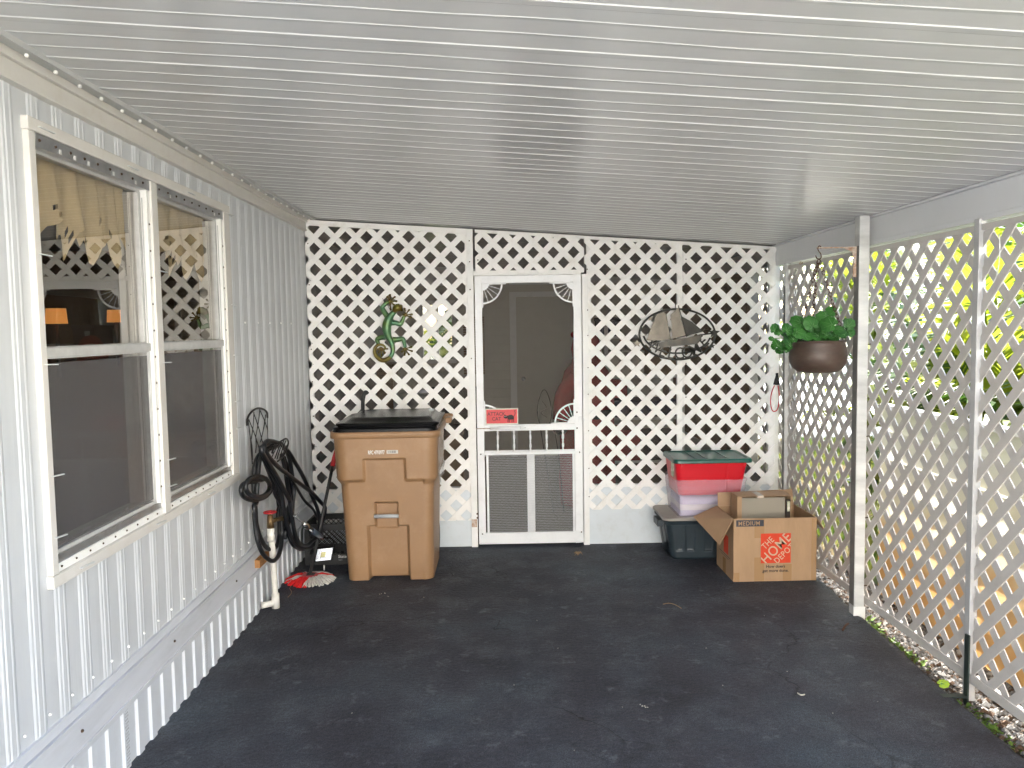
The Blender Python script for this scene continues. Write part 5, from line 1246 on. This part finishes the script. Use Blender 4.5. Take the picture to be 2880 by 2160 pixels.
# =================================================================== OUTSIDE
# low stained panel wall right behind the fence
def stain_material():
    m = bpy.data.materials.new('stained_white_panel'); m.use_nodes = True; N = m.node_tree.nodes; L = m.node_tree.links; b = N['Principled BSDF']
    tc = N.new('ShaderNodeTexCoord'); sx = N.new('ShaderNodeSeparateXYZ'); L.new(tc.outputs['Object'], sx.inputs[0])
    n = N.new('ShaderNodeTexNoise'); n.inputs['Scale'].default_value = 3; n.inputs['Detail'].default_value = 8; L.new(tc.outputs['Object'], n.inputs['Vector'])
    a = N.new('ShaderNodeMath'); a.operation = 'MULTIPLY_ADD'; a.inputs[1].default_value = -.75; L.new(n.outputs['Fac'], a.inputs[0]); L.new(sx.outputs['Z'], a.inputs[2])
    r = N.new('ShaderNodeValToRGB'); e = r.color_ramp.elements; e[0].position = 0.0; e[0].color = (.78, .44, .17, 1); e[1].position = .75; e[1].color = (.86, .83, .76, 1)
    k1 = e.new(.22); k1.color = (.86, .60, .32, 1); k2 = e.new(.40); k2.color = (.90, .84, .66, 1)
    ad = N.new('ShaderNodeMath'); ad.operation = 'ADD'; ad.inputs[1].default_value = .22; L.new(a.outputs[0], ad.inputs[0]); L.new(ad.outputs[0], r.inputs[0])
    L.new(r.outputs[0], b.inputs['Base Color']); b.inputs['Roughness'].default_value = .5
    tl = N.new('ShaderNodeBsdfTranslucent'); L.new(r.outputs[0], tl.inputs[0]); ms = N.new('ShaderNodeMixShader'); ms.inputs[0].default_value = .55
    L.new(b.outputs[0], ms.inputs[1]); L.new(tl.outputs[0], ms.inputs[2]); L.new(ms.outputs[0], N['Material Output'].inputs[0])
    return m
LWX = 2.30
lw = thing('low_panel_wall', (LWX, 3, 0), 'low wall of white ribbed panels stained orange at the foot, behind the fence', 'wall')
s = MB(); prof = []; z = -.03
while z < 1.09:
    prof += [(LWX, z), (LWX-.012, z+.02), (LWX-.014, z+.09), (LWX-.004, z+.155), (LWX, z+.165)]; z += .168
vs = []; ny = 60
for i in range(ny+1):
    y = .9+(4.72-.9)*i/ny
    for (x, zz) in prof: vs.append((x+.006*noise.noise(Vector((y*6, zz*3, 0))), y, min(zz, 1.11)+.003*noise.noise(Vector((y*4, zz*8, 3)))))
n_ = len(prof); s.add(vs, [(i*n_+k, i*n_+k+1, (i+1)*n_+k+1, (i+1)*n_+k) for i in range(ny) for k in range(n_-1)], 0, True)
s.build('panel_sheet', stain_material(), lw, fix=False)
s = MB(); s.box(LWX-.02, LWX+.03, .9, 4.72, 1.105, 1.135); s.build('cap_rail', M_trim, lw, bevel=.004)

# palms
def frond(mb, base, az, el, L_, mi, nl=30, droop=1.0, lw_=.028, ll=.34):
    d = Vector((cos(az)*cos(el), sin(az)*cos(el), sin(el))); p = Vector(base); P = [p.copy()]; n = 12
    for i in range(n):
        d = (d+Vector((0, 0, -.085*droop*(i/n+.3)))).normalized(); p = p+d*(L_/n); P.append(p.copy())
    v_start = len(mb.v)
    mb.tube(P, [.011*(1-.85*i/n) for i in range(n+1)], 4, mi)
    side = Vector((-sin(az), cos(az), 0))
    for k in range(nl):
        t = .18+.82*k/nl; f = t*n; i = min(int(f), n-1); q = P[i].lerp(P[i+1], f-i); tg = (P[i+1]-P[i]).normalized(); l = ll*L_*(1-.55*abs(t-.45)*1.4)*random.uniform(.85, 1.1)
        for sgn in (-1, 1):
            dd = (side*sgn*.9+tg*.75+Vector((0, 0, .25-.2*random.random()))).normalized(); tip = q+dd*l+Vector((0, 0, -.28*l)); mid = q+dd*l*.5+Vector((0, 0, .02))
            w = (tg.cross(dd)).cross(dd).normalized()*lw_*L_*.5
            mb.add([q-w*.4, q+w*.4, mid+w, tip, mid-w], [(0, 1, 2, 4), (4, 2, 3)], mi)
    for i in range(v_start, len(mb.v)):
        x_, y_, z_ = mb.v[i]
        if base[0] > 0 and x_ < 2.38: mb.v[i] = (2.38+(2.38-x_)*.3, y_, z_)
PALM_L = {}
def palm(x, y, h, nf, L_, label, mix=(0, 0, 1), seed=0, sc=1.0):
    random.seed(100+seed); t = thing('palm_tree', (x, y, -.05), label, 'palm tree', 'palms beyond the lattice fence')
    s = MB(); st = MB()
    nf = int(nf*1.5)
    for k in range(nf):
        az = 2*pi*k/nf*2.4+random.uniform(-.3, .3); b0 = (x+random.uniform(-.1, .1), y+random.uniform(-.1, .1), h*random.uniform(.3, 1.0)); el = random.uniform(.15, 1.35)
        frond(s, b0, az, el, L_*random.uniform(.75, 1.15), random.choice(mix), nl=26, droop=random.uniform(.6, 1.6))
    for k in range(4):
        bx, by = x+random.uniform(-.12, .12), y+random.uniform(-.12, .12); st.tube([(bx, by, -.06), (bx+random.uniform(-.05, .05), by, h*.6), (x, y, h)], [.045, .035, .03], 8)
    s.build('crown', [M_palmA, M_palmB, M_palmC], t, fix=False); st.build('trunk', M_bark, t)
Q = [(3.3, 5.3, .9, 20, 1.5, 'bright yellow-green palm clump right behind the fence beyond the main post', (0, 0, 0, 1)),
     (3.5, 4.2, .9, 20, 1.5, 'dense mixed green palm above the stained panel wall', (0, 1, 1)),
     (3.3, 3.2, .8, 20, 1.4, 'dark green palm with dry fronds behind the slim post', (1, 1, 2, 0)),
     (4.6, 6.6, 1.2, 18, 1.7, 'yellow palm seen above the hanging planter', (0, 0, 1)),
     (5.6, 8.6, 1.5, 18, 1.8, 'tall pale palm standing at the far end of the lawn', (0, 2, 1)),
     (3.9, 8.4, 1.9, 13, 1.2, 'slender palm seen near the corner of the end wall', (0, 0, 1)),
     (5.0, 5.2, 1.7, 20, 1.9, 'large palm in the second row behind the fence', (0, 1, 1)),
     (5.2, 3.6, 1.7, 20, 1.9, 'large green palm in the second row near the right edge of the photo', (1, 1, 0)),
     (3.0, 2.2, .9, 18, 1.4, 'palm at the right edge of the photo close to the fence', (1, 0, 1)),
     (7.5, 10.8, 1.6, 16, 2.0, 'distant green palm across the white concrete', (1, 1, 0)),
     (6.2, 12.8, 2.0, 16, 2.0, 'farthest palm standing on the white concrete edge', (0, 1))]
Q += [(2.95, 4.75, .7, 16, 1.0, 'low yellow palm clump just past the end of the stained panel wall', (0, 0, 1)),
      (3.1, 3.75, .9, 16, 1.1, 'low dark palm showing over the stained panel wall between the posts', (1, 1, 0)),
      (4.2, 4.7, 2.2, 16, 1.5, 'tall yellow-green palm whose crown fills the view under the beam', (0, 0, 1)),
      (4.1, 3.0, 2.2, 16, 1.5, 'tall palm with crossing fronds above the low wall at right', (0, 1, 2))]
for i, (x, y, h, nf, L_, lb, mx) in enumerate(Q): palm(x, y, h, nf, L_, lb, mx, i)
palm(-1.2, 12.6, 1.2, 16, 1.6, 'palm glimpsed through the far porch window behind the gecko', (0, 1, 1), 21)
random.seed(55)
# neighbour house
nb = thing('neighbour_house', (14, 16, 0), 'pale neighbouring house far beyond the palms', 'house')
s = MB(); s.box(11, 19, 8, 26, -.1, 3.0); s.build('wall', mat('neighbour_white', (.82, .80, .74), .7, var=.05), nb)
s = MB(); s.prism([(7.5, 3.0), (26.5, 3.0), (26.5, 3.15), (17, 4.3), (7.5, 3.15)], lambda u, v, w: (w, u, v), 10.6, 19.4); s.build('roof', mat('neighbour_roof', (.5, .47, .42), .8), nb)
for yy in (10, 13.5, 17, 21):
    s = MB(); s.box(10.93, 11.0, yy, yy+1.3, 1.0, 2.2); s.build('window', mat('neighbour_glass', (.08, .1, .12), .1), nb)

oh = thing('reflector_house', (2, -11, 0), 'unseen white house behind the camera, added to bounce sunlight into the carport', 'house')  # unseen house put in as a big reflector for the sun
s = MB(); s.box(-16, 20, -16, -11, -.1, 6.4); s.build('wall', mat('reflector_white', (.88, .86, .82), .7, var=.04), oh)
s = MB(); s.prism([(-17, 6.4), (21, 6.4), (17, 8.2), (-13, 8.2)], lambda u, v, w: (u, w, v), -16.5, -10.6); s.build('roof', mat('reflector_roof', (.5, .47, .42), .8), oh)
for xx in (-10, -4, 3, 9):
    s = MB(); s.box(xx, xx+1.5, -11.0, -10.95, 1.2, 2.5); s.build('window', mat('reflector_glass', (.2, .25, .3), .1), oh)

# weeds along the slab
random.seed(9)
def weed(y, x, n, lb, h=.06):
    s = MB()
    for i in range(n):
        a_ = random.uniform(0, 2*pi); l = random.uniform(.4, 1)*h; px_, py_ = x+random.uniform(-.03, .03), y+random.uniform(-.09, .09); d = Vector((cos(a_), sin(a_), random.uniform(.3, 1.3))).normalized(); sd = Vector((-sin(a_), cos(a_), 0))*l*.25; b_ = Vector((px_, py_, -.045))
        s.add([b_, b_+d*l*.5+sd, b_+d*l+Vector((0, 0, -.01)), b_+d*l*.5-sd], [(0, 1, 2, 3)])
    tag(s.build('weed', M_leafw, fix=False), lb, 'weed', 'weeds growing in the gravel under the fence')
M_leafw = mat('weed_leaf', (.22, .34, .06), .6, col2=(.10, .20, .03), vscale=20, trans=.3)
weed(4.22, 2.01, 60, 'bright green weed tuft at the foot of the main post', .07); weed(3.98, 2.0, 80, 'low spreading weed in the gravel a step beyond the main post'); weed(3.78, 2.0, 70, 'leafy weed halfway between the two fence posts')
weed(3.22, 1.985, 60, 'green weed patch just in front of the slim post', .05); weed(3.02, 1.99, 50, 'small pale weed near the right edge under the fence', .05)
s = MB(); leaf(s, Vector((1.955, 3.42, .012)), Vector((-.3, -.5, 1)), Vector((1, 0, 0)), .025); tag(s.build('fallen_leaf', [mat('leaf_lime', (.35, .5, .04), .5), M_leafv], fix=False), 'round lime green leaf lying beside the steel angle', 'leaf')

# floor litter
def twig(P, lb, r=.0022, nm='twig', m=M_twig):
    s = MB(); s.tube(catmull([Vector(p) for p in P], 5), r, 5, 0); tag(s.build(nm, m), lb, 'twig')
def fz(x, y, z=.004): return onZ(x*1.302, y*1.302, z)
twig([fz(622, 1290), fz(630, 1280, .01), fz(626, 1270, .006), fz(633, 1262)], 'thin pale curled twig on the slab by the water pipe', .0018)
twig([fz(1432, 1305), fz(1445, 1303, .012), fz(1458, 1306, .006), fz(1472, 1314)], 'thin pale twig lying in front of the boxes', .0022)
twig([fz(1820, 1362), fz(1826, 1352, .02), fz(1832, 1347, .01)], 'short dark curled twig on the slab near the main post', .006, m=mat('dark_twig', (.10, .05, .03), .9))
twig([fz(1723, 1497), fz(1730, 1501, .008), fz(1738, 1500)], 'tiny white curl of peel on the slab at right', .003, m=M_speck)
s = MB()
for i in range(9):
    a_ = random.uniform(0, 2*pi); c_ = fz(1249, 1197, .006); l = random.uniform(.03, .06); s.tube([c_, c_+Vector((cos(a_)*l*.5, sin(a_)*l*.5, .014)), c_+Vector((cos(a_)*l, sin(a_)*l, random.uniform(-.002, .01)))], [.004, .003, .001], 5)
tag(s.build('dry_sprig', M_twig), 'dry brown sprig on the slab in front of the screen door', 'twig')
s = MB()
for (x, y, r) in ((822, 1283, .005), (838, 1288, .004), (832, 1281, .006), (1390, 1525, .006), (1397, 1528, .005), (1384, 1522, .004), (1345, 1527, .003), (1205, 1400, .003), (1110, 1480, .003), (1525, 1400, .003), (1560, 1480, .003), (915, 1290, .004), (1160, 1340, .003), (760, 1540, .003), (1800, 1540, .003), (1240, 1620, .003), (1500, 1390, .002), (980, 1240, .002), (1650, 1330, .003), (1700, 1450, .003)):
    c_ = fz(x, y, .002)
    for j in range(2): blob(s, (c_.x+random.uniform(-r, r), c_.y+random.uniform(-r, r), .002), r*.8)
tag(s.build('debris', M_speck), 'small pale crumbs and flecks scattered on the dark slab', 'debris', kind='stuff')

# =================================================================== LIGHT
w = bpy.data.worlds.new('World'); SC.world = w; w.use_nodes = True; N = w.node_tree.nodes; L = w.node_tree.links
sky = N.new('ShaderNodeTexSky'); sky.sky_type = 'NISHITA'; sky.sun_disc = False
EL, AZ = radians(46), radians(172)   # sun high ahead of the camera, slightly to the right
sky.sun_elevation = EL; sky.sun_rotation = pi-AZ; sky.air_density = 1.0; sky.dust_density = 2.0; sky.ozone_density = 1.0
N['Background'].inputs['Strength'].default_value = 1.42; L.new(sky.outputs[0], N['Background'].inputs[0])
sl = bpy.data.lights.new('sun', 'SUN'); sl.energy = 34.0; sl.angle = radians(.6); sl.color = (1, .96, .90)
so = bpy.data.objects.new('sun', sl); COL.objects.link(so)
sd = Vector((sin(AZ)*cos(EL), -cos(AZ)*cos(EL), sin(EL))); so.rotation_euler = sd.to_track_quat('Z', 'Y').to_euler(); so.location = sd*20
SC.view_settings.view_transform = 'Standard'; SC.view_settings.look = 'None'; SC.view_settings.exposure = 0; SC.view_settings.gamma = 1
SC.render.engine = 'CYCLES'; SC.cycles.max_bounces = 10; SC.cycles.diffuse_bounces = 6; SC.cycles.glossy_bounces = 4; SC.cycles.transparent_max_bounces = 16; SC.cycles.use_denoising = True
SC.cycles.caustics_reflective = False; SC.cycles.caustics_refractive = False
